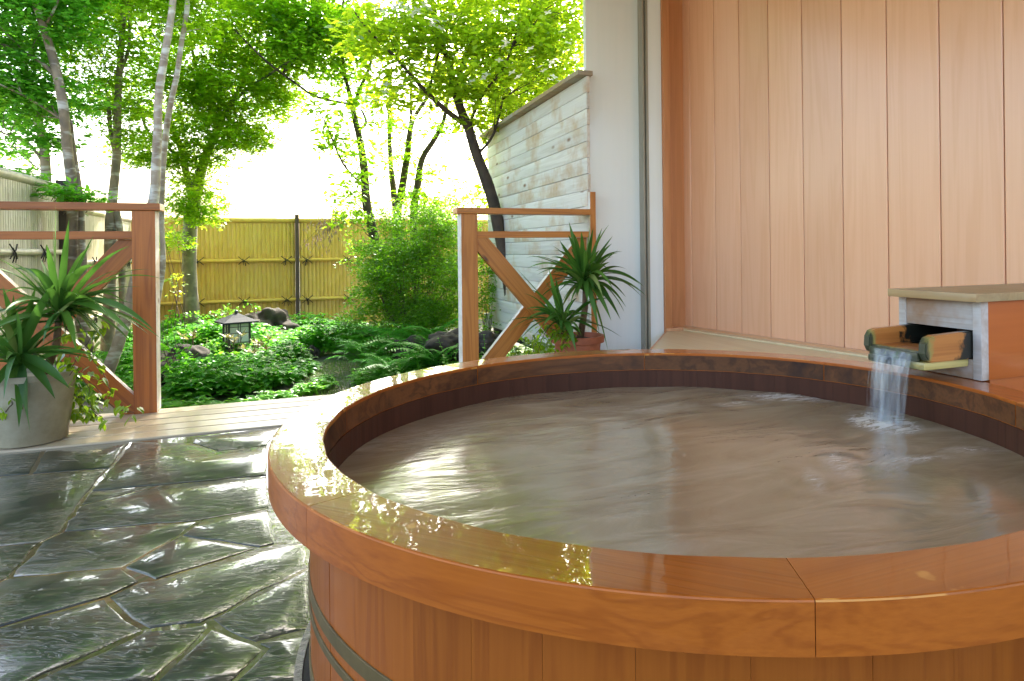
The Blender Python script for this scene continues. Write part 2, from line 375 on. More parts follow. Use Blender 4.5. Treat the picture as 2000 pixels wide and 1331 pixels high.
M_petal = leafmat('white_bract', (.75, .76, .68), (.85, .86, .78), (.7, .72, .6), .35, .01)

def m_stone():
    m, t, N, L, out = newmat('wet_slate')
    tc = N('TexCoord'); ge = N('NewGeometry')
    k = N('Math', operation='MULTIPLY', i_1=50.); L(ge.outputs['Random Per Island'], k.inputs[0])
    cb = N('CombineXYZ'); L(k.outputs[0], cb.inputs[0]); L(k.outputs[0], cb.inputs[1])
    va = N('VectorMath', operation='ADD'); L(tc.outputs['Object'], va.inputs[0]); L(cb.outputs[0], va.inputs[1])
    rot = N('VectorRotate', rotation_type='Z_AXIS'); L(tc.outputs['Object'], rot.inputs['Vector'])
    ra = N('MapRange', i_3=-.15, i_4=.45); L(ge.outputs['Random Per Island'], ra.inputs[0]); L(ra.outputs[0], rot.inputs['Angle'])
    va2 = N('VectorMath', operation='ADD'); L(rot.outputs[0], va2.inputs[0]); L(cb.outputs[0], va2.inputs[1])
    mp = N('Mapping'); mp.inputs['Scale'].default_value = (5., 27, 5); L(va2.outputs[0], mp.inputs[0])
    n1 = N('TexNoise', i_Scale=1., i_Detail=7., i_Roughness=.6, i_Distortion=.9); L(mp.outputs[0], n1.inputs[0])
    mp2 = N('Mapping'); mp2.inputs['Scale'].default_value = (18, 48, 20); L(va2.outputs[0], mp2.inputs[0])
    n2 = N('TexNoise', i_Scale=1., i_Detail=3.); L(mp2.outputs[0], n2.inputs[0])
    n3 = N('TexNoise', i_Scale=2.5, i_Detail=4.); L(va.outputs[0], n3.inputs[0])
    rp = ramp(N, [(.3, (.010, .014, .012)), (.5, (.022, .028, .018)), (.7, (.046, .048, .030))]); L(n3.outputs[0], rp.inputs[0])
    r4 = ramp(N, [(.55, 0), (.72, 1)]); L(n1.outputs[0], r4.inputs[0])
    c = mix(N, L, r4.outputs[0], rp.outputs[0], (.06, .058, .04))
    r5 = ramp(N, [(.66, 0), (.74, .8)]); n5 = N('TexNoise', i_Scale=3.4, i_Detail=4.); L(va2.outputs[0], n5.inputs[0]); L(n5.outputs[0], r5.inputs[0])
    c = mix(N, L, r5.outputs[0], c, (.08, .032, .012))
    b = N('BsdfPrincipled'); L(c, b.inputs['Base Color']); b.inputs['Roughness'].default_value = .3; b.inputs['IOR'].default_value = 1.45; b.inputs['Specular IOR Level'].default_value = .12
    b.inputs['Coat Weight'].default_value = 1; b.inputs['Coat Roughness'].default_value = .01; b.inputs['Coat IOR'].default_value = 1.33
    ad = N('Math', operation='MULTIPLY_ADD', i_1=.12); L(n2.outputs[0], ad.inputs[0]); L(n1.outputs[0], ad.inputs[2])
    tm = N('Math', operation='MULTIPLY', i_1=9.); L(ad.outputs[0], tm.inputs[0]); fl = N('Math', operation='FLOOR'); L(tm.outputs[0], fl.inputs[0]); fr = N('Math', operation='FRACT'); L(tm.outputs[0], fr.inputs[0])
    pw = N('Math', operation='POWER', i_1=9.); L(fr.outputs[0], pw.inputs[0]); te = N('Math', operation='ADD'); L(fl.outputs[0], te.inputs[0]); L(pw.outputs[0], te.inputs[1])
    tn = N('Math', operation='MULTIPLY_ADD', i_1=.11); L(te.outputs[0], tn.inputs[0]); n6 = N('TexNoise', i_Scale=9., i_Detail=3.); L(va2.outputs[0], n6.inputs[0]); n6m = N('Math', operation='MULTIPLY', i_1=.14); L(n6.outputs[0], n6m.inputs[0]); L(n6m.outputs[0], tn.inputs[2])
    # flatter film towards some stones: bump limited by large noise
    br = ramp(N, [(.42, .10), (.56, 1)]); L(n3.outputs[0], br.inputs[0])
    bs = N('Math', operation='MULTIPLY', i_1=.8); L(br.outputs[0], bs.inputs[0])
    bp = N('Bump', i_Distance=.016); L(bs.outputs[0], bp.inputs['Strength']); L(tn.outputs[0], bp.inputs['Height'])
    L(bp.outputs[0], b.inputs['Normal']); L(bp.outputs[0], b.inputs['Coat Normal'])
    L(b.outputs[0], out.inputs[0]); return m
M_stone = m_stone()
M_mortar = simple('wet_mortar', (.075, .052, .018), .25, nscale=8, col2=(.03, .024, .010), bump=.3, bscale=25, coat=.8)
M_kerb = simple('wet_gutter_edge', (.10, .09, .075), .35, nscale=60, col2=(.2, .18, .16), bump=.6, bscale=90)

def m_ground():
    m, t, N, L, out = newmat('garden_soil')
    tc = N('TexCoord'); n = N('TexNoise', i_Scale=1.7, i_Detail=6.); L(tc.outputs['Object'], n.inputs[0])
    n2 = N('TexNoise', i_Scale=45., i_Detail=4.); L(tc.outputs['Object'], n2.inputs[0])
    rp = ramp(N, [(.38, (.10, .14, .045)), (.52, (.14, .12, .085)), (.66, (.22, .20, .17))]); L(n.outputs[0], rp.inputs[0])
    c = mix(N, L, .6, rp.outputs[0], n2.outputs[0], 'OVERLAY')
    b = N('BsdfPrincipled'); L(c, b.inputs['Base Color']); b.inputs['Roughness'].default_value = .9
    bp = N('Bump', i_Strength=.8, i_Distance=.02); L(n2.outputs[0], bp.inputs['Height']); L(bp.outputs[0], b.inputs['Normal'])
    L(b.outputs[0], out.inputs[0]); return m
M_ground = m_ground()

TC = np.array([.898, 1.505])      # tub centre
def m_water():
    m, t, N, L, out = newmat('bath_water')
    tc = N('TexCoord')
    # flow swirls: distort coordinates with low noise then stretch
    mpA = N('Mapping'); mpA.inputs['Scale'].default_value = (2.2, 6.5, 1); mpA.inputs['Rotation'].default_value = (0, 0, .38); L(tc.outputs['Object'], mpA.inputs[0])
    n1 = N('TexNoise', i_Scale=1., i_Detail=5., i_Roughness=.55, i_Distortion=1.4); L(mpA.outputs[0], n1.inputs[0])
    mpB = N('Mapping'); mpB.inputs['Scale'].default_value = (12, 30, 1); mpB.inputs['Rotation'].default_value = (0, 0, .38); L(tc.outputs['Object'], mpB.inputs[0])
    n2 = N('TexNoise', i_Scale=1., i_Detail=4., i_Roughness=.6, i_Distortion=.8); L(mpB.outputs[0], n2.inputs[0])
    rp = ramp(N, [(.3, (.24, .165, .09)), (.55, (.32, .24, .142)), (.72, (.41, .33, .22))]); L(n1.outputs[0], rp.inputs[0])
    col = rp.outputs[0]
    # foam: where the jets break the surface, plus sky reflection painted at left
    foam_sheen = None
    for (x, y, r, e) in FOAM_SHEEN:
        mp = N('Mapping', vector_type='TEXTURE'); mp.inputs['Location'].default_value = (x, y, 0); mp.inputs['Rotation'].default_value = (0, 0, e[1]); mp.inputs['Scale'].default_value = (r, r*e[0], 1)
        L(tc.outputs['Object'], mp.inputs[0])
        g = N('TexGradient', gradient_type='SPHERICAL'); L(mp.outputs[0], g.inputs[0])
        pw = N('Math', operation='MULTIPLY', i_1=e[2]); L(g.outputs[0], pw.inputs[0])
        if foam_sheen is None: foam_sheen = pw.outputs[0]
        else:
            mx = N('Math', operation='MAXIMUM'); L(foam_sheen, mx.inputs[0]); L(pw.outputs[0], mx.inputs[1]); foam_sheen = mx.outputs[0]
    mpF = N('Mapping'); mpF.inputs['Scale'].default_value = (10, 34, 1); mpF.inputs['Rotation'].default_value = (0, 0, .38); L(tc.outputs['Object'], mpF.inputs[0])
    nf = N('TexNoise', i_Scale=1., i_Detail=8., i_Roughness=.72, i_Distortion=1.8); L(mpF.outputs[0], nf.inputs[0])
    rf = ramp(N, [(.40, 0), (.62, 1)]); L(nf.outputs[0], rf.inputs[0])
    ff = N('Math', operation='MULTIPLY', use_clamp=True); L(foam_sheen, ff.inputs[0]); L(rf.outputs[0], ff.inputs[1])
    col = mix(N, L, ff.outputs[0], col, (.74, .70, .64))
    b = N('BsdfPrincipled'); L(col, b.inputs['Base Color']); b.inputs['IOR'].default_value = 1.85
    rr = N('MapRange', i_3=.07, i_4=.17); L(n1.outputs[0], rr.inputs[0])
    rr2 = N('Math', operation='MULTIPLY_ADD', i_1=.4); L(ff.outputs[0], rr2.inputs[0]); L(rr.outputs[0], rr2.inputs[2]); L(rr2.outputs[0], b.inputs['Roughness'])
    ad = N('Math', operation='MULTIPLY_ADD', i_1=.09); L(n2.outputs[0], ad.inputs[0]); L(n1.outputs[0], ad.inputs[2])
    bp = N('Bump', i_Strength=.45, i_Distance=.010); L(ad.outputs[0], bp.inputs['Height']); L(bp.outputs[0], b.inputs['Normal'])
    L(b.outputs[0], out.inputs[0]); return m
ZW = .37
_f = lambda px, py: tuple(onz(px, py, ZW)[:2]-TC)
FOAM_SHEEN = [(*_f(1540, 778), .20, (.45, -.5, 1.5)), (*_f(1445, 790), .12, (.35, -.3, .8)), (*_f(1640, 905), .14, (.4, .9, .75)), (*_f(1590, 940), .10, (.3, 1.0, .6)),
        (1.615-TC[0], 1.535-TC[1], .15, (.75, 1.2, 2.6)), (*_f(1790, 900), .13, (.3, -.1, .8)), (*_f(1900, 880), .13, (.3, -.3, .6)), (*_f(1250, 800), .3, (.35, -.2, .35)), (*_f(860, 850), .3, (.6, .6, .35))]  # last patch puts the sky's pale reflection into the water colour
M_water = m_water()

# ------------------------------------------------------------ setting: ground
def ground_z(x, y):
    s = min(1, max(0, (y-4.6)/.8))
    return -.10-.14*s + .05*math.sin(x*1.7+1)*math.sin(y*1.1)*s
mb = MB(); nx, ny = 60, 60
xs = np.concatenate([[-300, -60, -15], np.linspace(-6, 6, nx), [15, 60, 300]]); ys = np.concatenate([[-300, -60, -12], np.linspace(-6, 14, ny), [20, 60, 300]])
vv = []; ff = []
for j, y in enumerate(ys):
    for i, x in enumerate(xs): vv.append((x, y, ground_z(x, y) if 4.5 < y < 30 else -.12))
for j in range(len(ys)-1):
    for i in range(len(xs)-1):
        a = j*len(xs)+i; ff.append((a, a+1, a+1+len(xs), a+len(xs)))
tag(mobj('ground', vv, ff, M_ground, smooth=True), 'garden soil with moss and fine gravel beyond the deck', None, None, 'structure')

# stone floor ------------------------------------------------------------
NODES = dict(a=(-260, 180), b=(215, 147), c=(640, 105), d=(940, 84), e=(1380, 30), f=(1335, 85), g=(1310, 125),
  h=(1060, 152), k=(935, 112), l=(148, 262), m=(-200, 292), n=(540, 235), o=(440, 345), p=(380, 420), q=(300, 545), r=(200, 595),
  s=(-200, 640), t=(45, 768), u=(-150, 840), v=(600, 718), w=(880, 562), x=(980, 487), y=(1320, 430), z=(1350, 600), A=(1265, 620),
  B=(755, 778), C=(692, 782), D=(520, 862), E=(-300, 1090), G=(1500, 590), H=(630, 970), I=(720, 1018), J=(980, 990), K=(1022, 968),
  Lq=(1515, 715), Mq=(1520, 1015), Nq=(1240, 1085), Oq=(1098, 1028), Pq=(1030, 1005), Q=(90, 1300), R=(-300, 1500), S=(1300, 1112), T=(735, 1290), U=(1125, 1290), V=(1520, 1040),
  Wq=(1520, 1290), X1=(790, 315), X2=(1310, 268), a1=(640, 270), Y1=(80, 1520), Y2=(640, 1560), Y3=(1000, 1560), Y4=(1540, 1560), R2=(-300, 1800), Z0=(-900, 250), Z1=(-900, 500), Z2=(-900, 900), Z3=(-900, 1600), Z4=(-900,2200))
POLYS = ['a b l m', 'b c n l', 'c k h g X2 X1 o n', 'k d e f g h', 'm l n o p q r s', 's r t u', 'p X1 X2 y x q', 'q x w v t r', 'x y z A w', 'w A B v', 't v C D E u', 'D C B A z G Lq K J I H',
         'E D H I Q R', 'I J K Pq T Q', 'K Lq Mq Nq Oq', 'Pq Oq S U T', 'S Nq V Wq U', 'R Q Y1 R2', 'Q T Y2 Y1', 'T U Y3 Y2', 'U Wq Y4 Y3', 'o X1 p',
         'Z0 a m Z1', 'Z1 m s u Z2', 'Z2 u E Z3', 'Z3 E R R2 Z4']
def nodew(k):
    p = NODES[k]; w = onz(p[0]/2.5, 820+p[1]/2.5, 0); return w[:2]
def inset(poly, d):
    n = len(poly); out = []
    area = sum(poly[i][0]*poly[(i+1) % n][1]-poly[(i+1) % n][0]*poly[i][1] for i in range(n))
    sg = 1 if area > 0 else -1
    for i in range(n):
        p0, p1, p2 = poly[i-1], poly[i], poly[(i+1) % n]
        e1 = (p1-p0)/(np.linalg.norm(p1-p0)+1e-9); e2 = (p2-p1)/(np.linalg.norm(p2-p1)+1e-9)
        n1 = np.array([-e1[1], e1[0]])*sg; n2 = np.array([-e2[1], e2[0]])*sg
        b = n1+n2; bl = np.linalg.norm(b); b = b/bl if bl > 1e-3 else n1
        k = d/max(.45, b@n1); out.append(p1+b*k)
    return out, sg
def densify(poly, step, rnd):
    out = []
    for i in range(len(poly)):
        a, b = poly[i], poly[(i+1) % len(poly)]; L_ = np.linalg.norm(b-a); n = max(1, int(L_/step))
        nn = np.array([-(b-a)[1], (b-a)[0]])/(L_+1e-9)
        for k in range(n):
            t_ = k/n; out.append(a+(b-a)*t_+(nn*random.gauss(0, rnd) if k else 0))
    return out
mb = MB()
def stone(poly, zt=0., gap=.005):
    base, sg = inset(poly, gap)
    if sg < 0: base = base[::-1]
    base = densify(base, .045, .0034); n = len(base)
    r0 = base; r1, _ = inset(base, .003); r2, _ = inset(base, .009)
    tx, ty = random.gauss(0, .003), random.gauss(0, .003); c = sum(base)/n
    def zz(p, z): return (p[0], p[1], z+zt+(p[0]-c[0])*tx+(p[1]-c[1])*ty)
    v = [zz(p, -.03) for p in r0]+[zz(p, -.007) for p in r0]+[zz(p, -.002) for p in r1]+[zz(p, 0) for p in r2]
    f = []
    for k in range(3):
        for i in range(n): f.append((k*n+i, k*n+(i+1) % n, (k+1)*n+(i+1) % n, (k+1)*n+i))
    f.append(tuple(3*n+i for i in range(n)))
    mb.add(v, f)
for s in POLYS:
    stone([nodew(k) for k in s.split()], zt=random.uniform(-.002, .001))
# more flagstones behind and beside the camera (simple jittered courses)
y = .2
rowy = [-3, -2.5, -2.05, -1.5, -1.05, -.5, 0.02, .4]
gx = {}
for j, yy in enumerate(rowy):
    gx[j] = [(-4.2+i*.62+random.uniform(-.14, .14)+(j % 2)*.3, yy+random.uniform(-.09, .09)) for i in range(13)]
for j in range(len(rowy)-1):
    for i in range(12):
        q = [np.array(gx[j][i]), np.array(gx[j][i+1]), np.array(gx[j+1][i+1]), np.array(gx[j+1][i])]
        c = sum(q)/4
        if c[0] < -.72+0 and False: continue
        if max(p[1] for p in q) > .62: continue
        stone(q)
def pxof(c):
    q = np.array([c[0], c[1], 0])-O; return CX+(q@RT)/(q@FW)*F if q@FW > .3 else -9999
rowy = [.45, .95, 1.45, 1.85, 2.35, 2.8, 3.3, 3.83]
gx = [[(-4.9+i*.6+random.uniform(-.13, .13), yy+(random.uniform(-.09, .09) if j < 7 else 0)) for i in range(9)] for j, yy in enumerate(rowy)]
for j in range(7):
    for i in range(8):
        q = [np.array(gx[j][i]), np.array(gx[j][i+1]), np.array(gx[j+1][i+1]), np.array(gx[j+1][i])]
        if max(pxof(p) for p in q) < -350: stone(q)
floor = autosmooth(mb.build('stone_floor', M_stone), 30)
tag(floor, 'wet dark slate flagstones in a crazy pattern', None, None, 'structure')
mb = MB(); mb.add([(-5, -4, -.0045), (3.2, -4, -.0045), (3.2, 3.835, -.0045), (-5, 3.835, -.0045), (-5, -4, -.09), (3.2, -4, -.09), (3.2, 3.835, -.09), (-5, 3.835, -.09)], [(0, 1, 2, 3), (0, 4, 5, 1), (1, 5, 6, 2), (2, 6, 7, 3), (3, 7, 4, 0)])
tag(mb.build('floor_mortar', M_mortar), 'brown wet mortar between the flagstones', None, None, 'structure')
# gutter round the tub
def ring(r0, r1, z0, z1, n=128, c=TC):
    v = []; f = []
    for i in range(n):
        a = 2*math.pi*i/n; cs, sn = math.cos(a), math.sin(a)
        v += [(c[0]+r0*cs, c[1]+r0*sn, z0), (c[0]+r1*cs, c[1]+r1*sn, z0), (c[0]+r1*cs, c[1]+r1*sn, z1), (c[0]+r0*cs, c[1]+r0*sn, z1)]
    for i in range(n):
        j = (i+1) % n
        for k in range(4): f.append((4*i+k, 4*j+k, 4*j+(k+1) % 4, 4*i+(k+1) % 4)[::-1])
    return v, f
mb = MB(); mb.add(*ring(.885, .908, -.02, .004)); tag(mb.build('floor_gutter', M_dark), 'dark drain gap round the foot of the tub', None, None, 'structure')
mb = MB(); mb.add(*ring(.9085, .925, -.02, .006)); tag(mb.build('gutter_edge', M_kerb), 'pebbly edge of the drain gap round the tub', None, None, 'structure')

# deck -------------------------------------------------------------------
dk = empty('wooden_deck', (-1, 4.2, 0), 'pale wooden plank deck running along the open side of the bath', 'deck')
ye = [3.842, 3.985, 4.124, 4.263, 4.402, 4.54]
for i in range(5):
    z = random.uniform(-.001, .001)
    board('plank', (-4.6, (ye[i]+ye[i+1])/2, -.015+z), (2.4, (ye[i]+ye[i+1])/2, -.015+z), ye[i+1]-ye[i]-.013, .03, M_deck, dk, nrm=(0, 0, 1), bev=.003)
mb = MB(); mb.box((-4.6, 3.86, -.09), (2.4, 4.52, -.034)); mb.build('joists', M_dark, dk)
board('fascia', (-4.6, 3.8375, -.012), (2.4, 3.8375, -.012), .03, .008, M_deck, dk, nrm=(0, -1, 0), bev=.002)

# railings ---------------------------------------------------------------
YF = 4.435
def railing(x0, x1, wl, wr, loc, label, capL, capR, topL, topR):
    """posts: left post occupies [x0-wl, x0], right post [x1, x1+wr]"""
    r = empty('porch_railing', loc, label, 'railing', 'porch railings either side of the opening')
    board('post', (x0-wl/2, YF+.058, 0.0005), (x0-wl/2, YF+.058, topL), wl, .116, M_frame, r)
    board('post', (x1+wr/2, YF+.058, 0.0005), (x1+wr/2, YF+.058, topR), wr, .116, M_frame, r)
    board('top_rail', (capL, YF+.055, 1.172), (capR, YF+.055, 1.172), .040, .14, M_frame, r)
    board('middle_rail', (x0, YF+.05, 1.012), (x1, YF+.05, 1.012), .044, .07, M_frame, r)
    a, b = 1.0-.012, .045
    wd = .115
    def brace(xa, za, xb, zb, yy):
        d = Vector((xb-xa, 0, zb-za)); L_ = d.length
        bm = bmesh.new(); bmesh.ops.create_cube(bm, size=1)
        for q in bm.verts: q.co = Vector((q.co.x*(L_+.3), q.co.y*wd, q.co.z*.05))
        ang = math.atan2(d.z, d.x); x_ = d.normalized(); n_ = Vector((0, -1, 0)); y_ = n_.cross(x_)
        M = Matrix(((x_.x, y_.x, n_.x, 0), (x_.y, y_.y, n_.y, 0), (x_.z, y_.z, n_.z, 0), (0, 0, 0, 1))); M.translation = Vector(((xa+xb)/2, yy, (za+zb)/2))
        Mi = M.inverted()
        for pco, pno in (((x0+.001, 0, 0), (-1, 0, 0)), ((x1-.001, 0, 0), (1, 0, 0)), ((0, 0, .989), (0, 0, 1)), ((0, 0, .002), (0, 0, -1))):
            pc = Mi @ Vector(pco); pn = (Mi.to_3x3() @ Vector(pno)).normalized()
            res = bmesh.ops.bisect_plane(bm, geom=bm.verts[:]+bm.edges[:]+bm.faces[:], plane_co=pc, plane_no=pn, clear_outer=True)
            ed = [e for e in bm.edges if e.is_boundary]
            if ed: bmesh.ops.holes_fill(bm, edges=ed)
        bmesh.ops.recalc_face_normals(bm, faces=bm.faces)
        me = bpy.data.meshes.new('brace'); bm.to_mesh(me); bm.free(); me.materials.append(M_frame)
        o = bpy.data.objects.new('brace', me); COL.objects.link(o); o.parent = r
        M.translation = M.translation-Vector(loc); o.matrix_local = M
    brace(x0+.03, .955, x1-.01, .03, YF+.034)
    brace(x1-.03, .955, x0+.01, .03, YF+.087)
    return r
def railing2(x0, x1, wl, wr, loc, label, capL, capR, topL, topR, front):
    return railing(x0, x1, wl, wr, loc, label, capL, capR, topL, topR)
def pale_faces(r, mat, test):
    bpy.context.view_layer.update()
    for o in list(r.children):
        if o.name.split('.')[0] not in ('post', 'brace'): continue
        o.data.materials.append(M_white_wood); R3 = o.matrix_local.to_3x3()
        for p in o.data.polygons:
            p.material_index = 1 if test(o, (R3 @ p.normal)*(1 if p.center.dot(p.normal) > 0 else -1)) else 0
def remat(r, a, b):
    for o in r.children:
        for i, m_ in enumerate(o.data.materials):
            if m_ == a: o.data.materials[i] = b
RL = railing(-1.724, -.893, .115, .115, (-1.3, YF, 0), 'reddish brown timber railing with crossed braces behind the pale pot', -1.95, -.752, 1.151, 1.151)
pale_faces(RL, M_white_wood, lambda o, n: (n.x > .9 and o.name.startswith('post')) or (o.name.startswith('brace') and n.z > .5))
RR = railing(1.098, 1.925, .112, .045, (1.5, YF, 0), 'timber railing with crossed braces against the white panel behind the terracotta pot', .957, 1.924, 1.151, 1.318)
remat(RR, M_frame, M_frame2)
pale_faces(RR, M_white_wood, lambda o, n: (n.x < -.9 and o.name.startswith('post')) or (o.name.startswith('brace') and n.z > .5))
# weathered board wall ----------------------------------------------------
ww = empty('board_wall', (1.92, 5.9, 0), 'tall whitewashed weathered board screen wall running back into the garden', 'wall')
mb = MB(); z = 2.16; k = 0
while z > .09:
    z0 = max(z-.118, .07); yend = 7.28+random.uniform(-.025, .03)
    dx = random.uniform(0, .004)
    mb.box((1.92+dx, 4.472, z0+.003), (1.945+dx, yend, z), .003); z -= .118
autosmooth(mb.build('boards', M_white_wood, ww))
mb = MB(); mb.box((1.946, 4.60, .0), (1.99, 7.2, 2.15)); mb.build('backing', M_dark, ww)
board('cap', (1.915, 4.472, 2.184), (1.915, 7.36, 2.184), .12, .034, M_cap, ww, nrm=(0, 0, 1))
for yy in (4.7, 5.9, 7.1): board('foot_post', (2.03, yy, -.3), (2.03, yy, 2.1), .09, .07, M_cap, ww)
board('foot_block', (1.885, 7.20, -.3), (1.885, 7.20, .22), .07, .05, M_white_wood, ww)

# house end: white panel, tracks, timber wall ------------------------------
hs = empty('sliding_panel', (2.2, 4.47, 0), 'tall glossy white wall panel with metal sliding tracks beside the timber wall', 'wall panel')
def bx(name, lo, hi, mat, par, bev=.002):
    m_ = MB(); m_.box(lo, hi, bev); return autosmooth(m_.build(name, mat, par))
xa = ony(1148.5, 500, 4.553)[0]; xb = ony(1262, 500, 4.553)[0]
bx('white_panel', (xa, 4.553, -.05), (xb, 4.6, 3.195), M_ww, hs)
bx('track', (2.387, 4.485, -.05), (2.402, 4.56, 3.195), M_track, hs)
bx('track', (2.4035, 4.505, -.05), (2.413, 4.56, 3.195), M_trackdk, hs)
bx('track', (2.4145, 4.480, -.05), (2.432, 4.56, 3.195), M_track, hs)
bx('white_strip', (2.4335, 4.492, -.05), (2.552, 4.56, 3.195), M_ww, hs)

tw = empty('timber_wall', (2.9, 3.6, 0), 'interior wall of pale orange cypress planks beside the round tub', 'wall')
A2, B2 = np.array([2.762, 4.622]), np.array([3.285, 1.29]); B2 = A2+(B2-A2)*1.0
a3 = onz(1326, 641, .275)[:2]; b3 = onz(1690, 694, .275)[:2]; dw = (b3-a3)/np.linalg.norm(b3-a3); nw = np.array([dw[1], -dw[0]])
if nw[0] > 0: nw = -nw        # towards the room (-X)
gro = [.002, .161, .428, .683, .951, 1.232, 1.523, 1.816, 2.115, 2.428]
while gro[-1] < 7.5: gro.append(gro[-1]+.305)
gro = [-.12]+gro
mb = MB()
for i in range(len(gro)-1):
    if gro[i+1] < .1 and i > 0: pass
    s0, s1 = gro[i]+.0025, gro[i+1]-.0025
    if s1-s0 < .01: continue
    c_ = .0035
    prof = [(s0, .03), (s0, c_), (s0+c_, 0), (s1-c_, 0), (s1, c_), (s1, .03)]
    v = []
    for z in (.2, 3.195):
        for s, d in prof: p = a3+dw*s-nw*d; v.append((p[0], p[1], z))
    mb.add(v, [(j, j+1, j+7, j+6) for j in range(5)]+[(0, 6, 11, 5)]+[(5, 4, 3, 2, 1, 0), (6, 7, 8, 9, 10, 11)])
o = mb.build('planks', M_plank, tw)
def wslab(name, s0, s1, d0, d1, z0, z1, mat):
    m_ = MB(); v = []
    for z in (z0, z1):
        for s, d in ((s0, d0), (s1, d0), (s1, d1), (s0, d1)): p = a3+dw*s+nw*d; v.append((p[0], p[1], z))
    m_.add(v, [(0, 3, 2, 1), (4, 5, 6, 7), (0, 1, 5, 4), (1, 2, 6, 5), (2, 3, 7, 6), (3, 0, 4, 7)])
    return m_.build(name, mat, tw)
wslab('backing', -.2, 7.6, -.06, -.0315, .1, 3.195, M_jamb)
wslab('baseboard', -.02, 7.6, .0008, .014, .2755, .303, M_trim)
# jamb between strip and planks
bx('jamb', (2.5535, 4.47, .2), (2.612, 4.60, 3.195), M_jamb, tw)
bx('jamb', (2.613, 4.545, .2), (2.80, 4.62, 3.195), M_jamb, tw)
bx('jamb_block', (2.56, 4.455, .2755), (2.70, 4.544, .300), M_trim, tw)

# bench ----------------------------------------------------------------------
dl = np.array([2.559, 4.462]); dm = np.array([2.016, 3.71]); de = dl+(dm-dl)*2.35
arc = [(TC[0]+1.0*math.cos(math.radians(a)), TC[1]+1.0*math.sin(math.radians(a))) for a in (60, 50, 40, 30, 20, 12)]
wl = [a3+dw*s+nw*.0005 for s in (3.9, .0)]
poly = [tuple(dl), tuple(de)]+arc+[(1.9, 1.0), (3.3, .9)]+[(wl[0][0], wl[0][1]), (2.76, 4.46)]
poly = [tuple(dl), tuple(de)]+arc+[(2.2, 1.7)]+[tuple(a3+dw*2.9+nw*.0005), tuple(a3+nw*.0005+dw*.01), (2.74, 4.54)]
bn = empty('low_bench', (2.4, 3.2, 0), 'pale bare wooden ledge between the tub and the timber wall', 'bench')
n = len(poly); v = [(x, y_, .275) for x, y_ in poly]+[(x, y_, .245) for x, y_ in poly]
f = [tuple(range(n))[::1], tuple(range(2*n-1, n-1, -1))]+[(i, (i+1) % n, n+(i+1) % n, n+i) for i in range(n)]
bo = mobj('bench_top', v, f, M_bench, bn)
bm = bmesh.new(); bm.from_mesh(bo.data); bmesh.ops.recalc_face_normals(bm, faces=bm.faces); bm.to_mesh(bo.data); bm.free()
board('edging', (*(dl+np.array([-.006, .0])), .262), (*(de+np.array([-.006, 0])), .262), .034, .012, M_trim, bn, nrm=(-dl[1]+de[1], dl[0]-de[0], 0))
p_, q_ = a3+dw*.06+nw*.05, a3+dw*2.85+nw*.035
board('batten', (*p_, .281), (*q_, .281), .07, .011, M_bench, bn, nrm=(0, 0, 1), bev=.001)
board('riser', (*(dl+np.array([.03, -.03])), .12), (*(de+np.array([.03, -.03])), .12), .24, .02, M_bench, bn, nrm=(-dl[1]+de[1], dl[0]-de[0], 0))

# ceiling / eaves
cl = empty('porch_roof', (0, 1, 3.2), 'timber ceiling over the bath, out of the picture', 'roof')
mb = MB()
for i in range(30): mb.box((-1.9+i*.175, -1.2, 3.20), (-1.9+i*.175+.172, 4.66, 3.23))
mb.build('ceiling_boards', M_ceil, cl)
bx('roof_slab', (-1.95, -1.25, 3.231), (3.5, 4.98, 3.35), M_dark, cl)  # unseen eave, drawn out past the ceiling boards to shade the water

# ------------------------------------------------------------ tub
tub = empty('soaking_tub', (TC[0], TC[1], 0), 'large round wooden soaking tub bound with metal hoops, full of water', 'bathtub')
# staves
def ringseg(mb, r0, r1, a0, a1, z0, z1, n=5, wob=None, round_=0.0):
    """solid ring segment"""
    v = []; f = []
    for i in range(n+1):
        a = a0+(a1-a0)*i/n; cs, sn = math.cos(a), math.sin(a)
        ri = r0+(wob(a) if wob else 0)
        b = round_
        prof = [(ri, z0), (r1, z0), (r1, z1-b), (r1-b*.3, z1-b*.3), (r1-b, z1), (ri+b, z1), (ri+b*.3, z1-b*.3), (ri, z1-b)] if b else [(ri, z0), (r1, z0), (r1, z1), (ri, z1)]
        m = len(prof)
        for r, z in prof: v.append((TC[0]+r*cs, TC[1]+r*sn, z))
    for i in range(n):
        for k in range(m): f.append((i*m+k, i*m+(k+1) % m, (i+1)*m+(k+1) % m, (i+1)*m+k)[::-1])
    f.append(tuple(range(m))); f.append(tuple(n*m+k for k in range(m-1, -1, -1)))
    mb.add(v, f)
mb = MB(); ns = 44; g = .0012/.89
edges = np.cumsum([0]+[random.uniform(.7, 1.3) for _ in range(ns)]); edges = edges/edges[-1]*2*math.pi
for i in range(ns): ringseg(mb, .876, .890+random.uniform(-.0006, .0006), edges[i]+g*.2, edges[i+1]-g*.2, .0, .434, 6)
autosmooth(mb.build('staves', M_stave, tub))
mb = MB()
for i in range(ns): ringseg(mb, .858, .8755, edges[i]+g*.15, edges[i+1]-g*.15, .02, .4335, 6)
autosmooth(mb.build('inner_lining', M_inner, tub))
mb = MB(); mb.add(*ring(.01, .857, .02, .05)); mb.build('bottom_board', M_inner, tub)
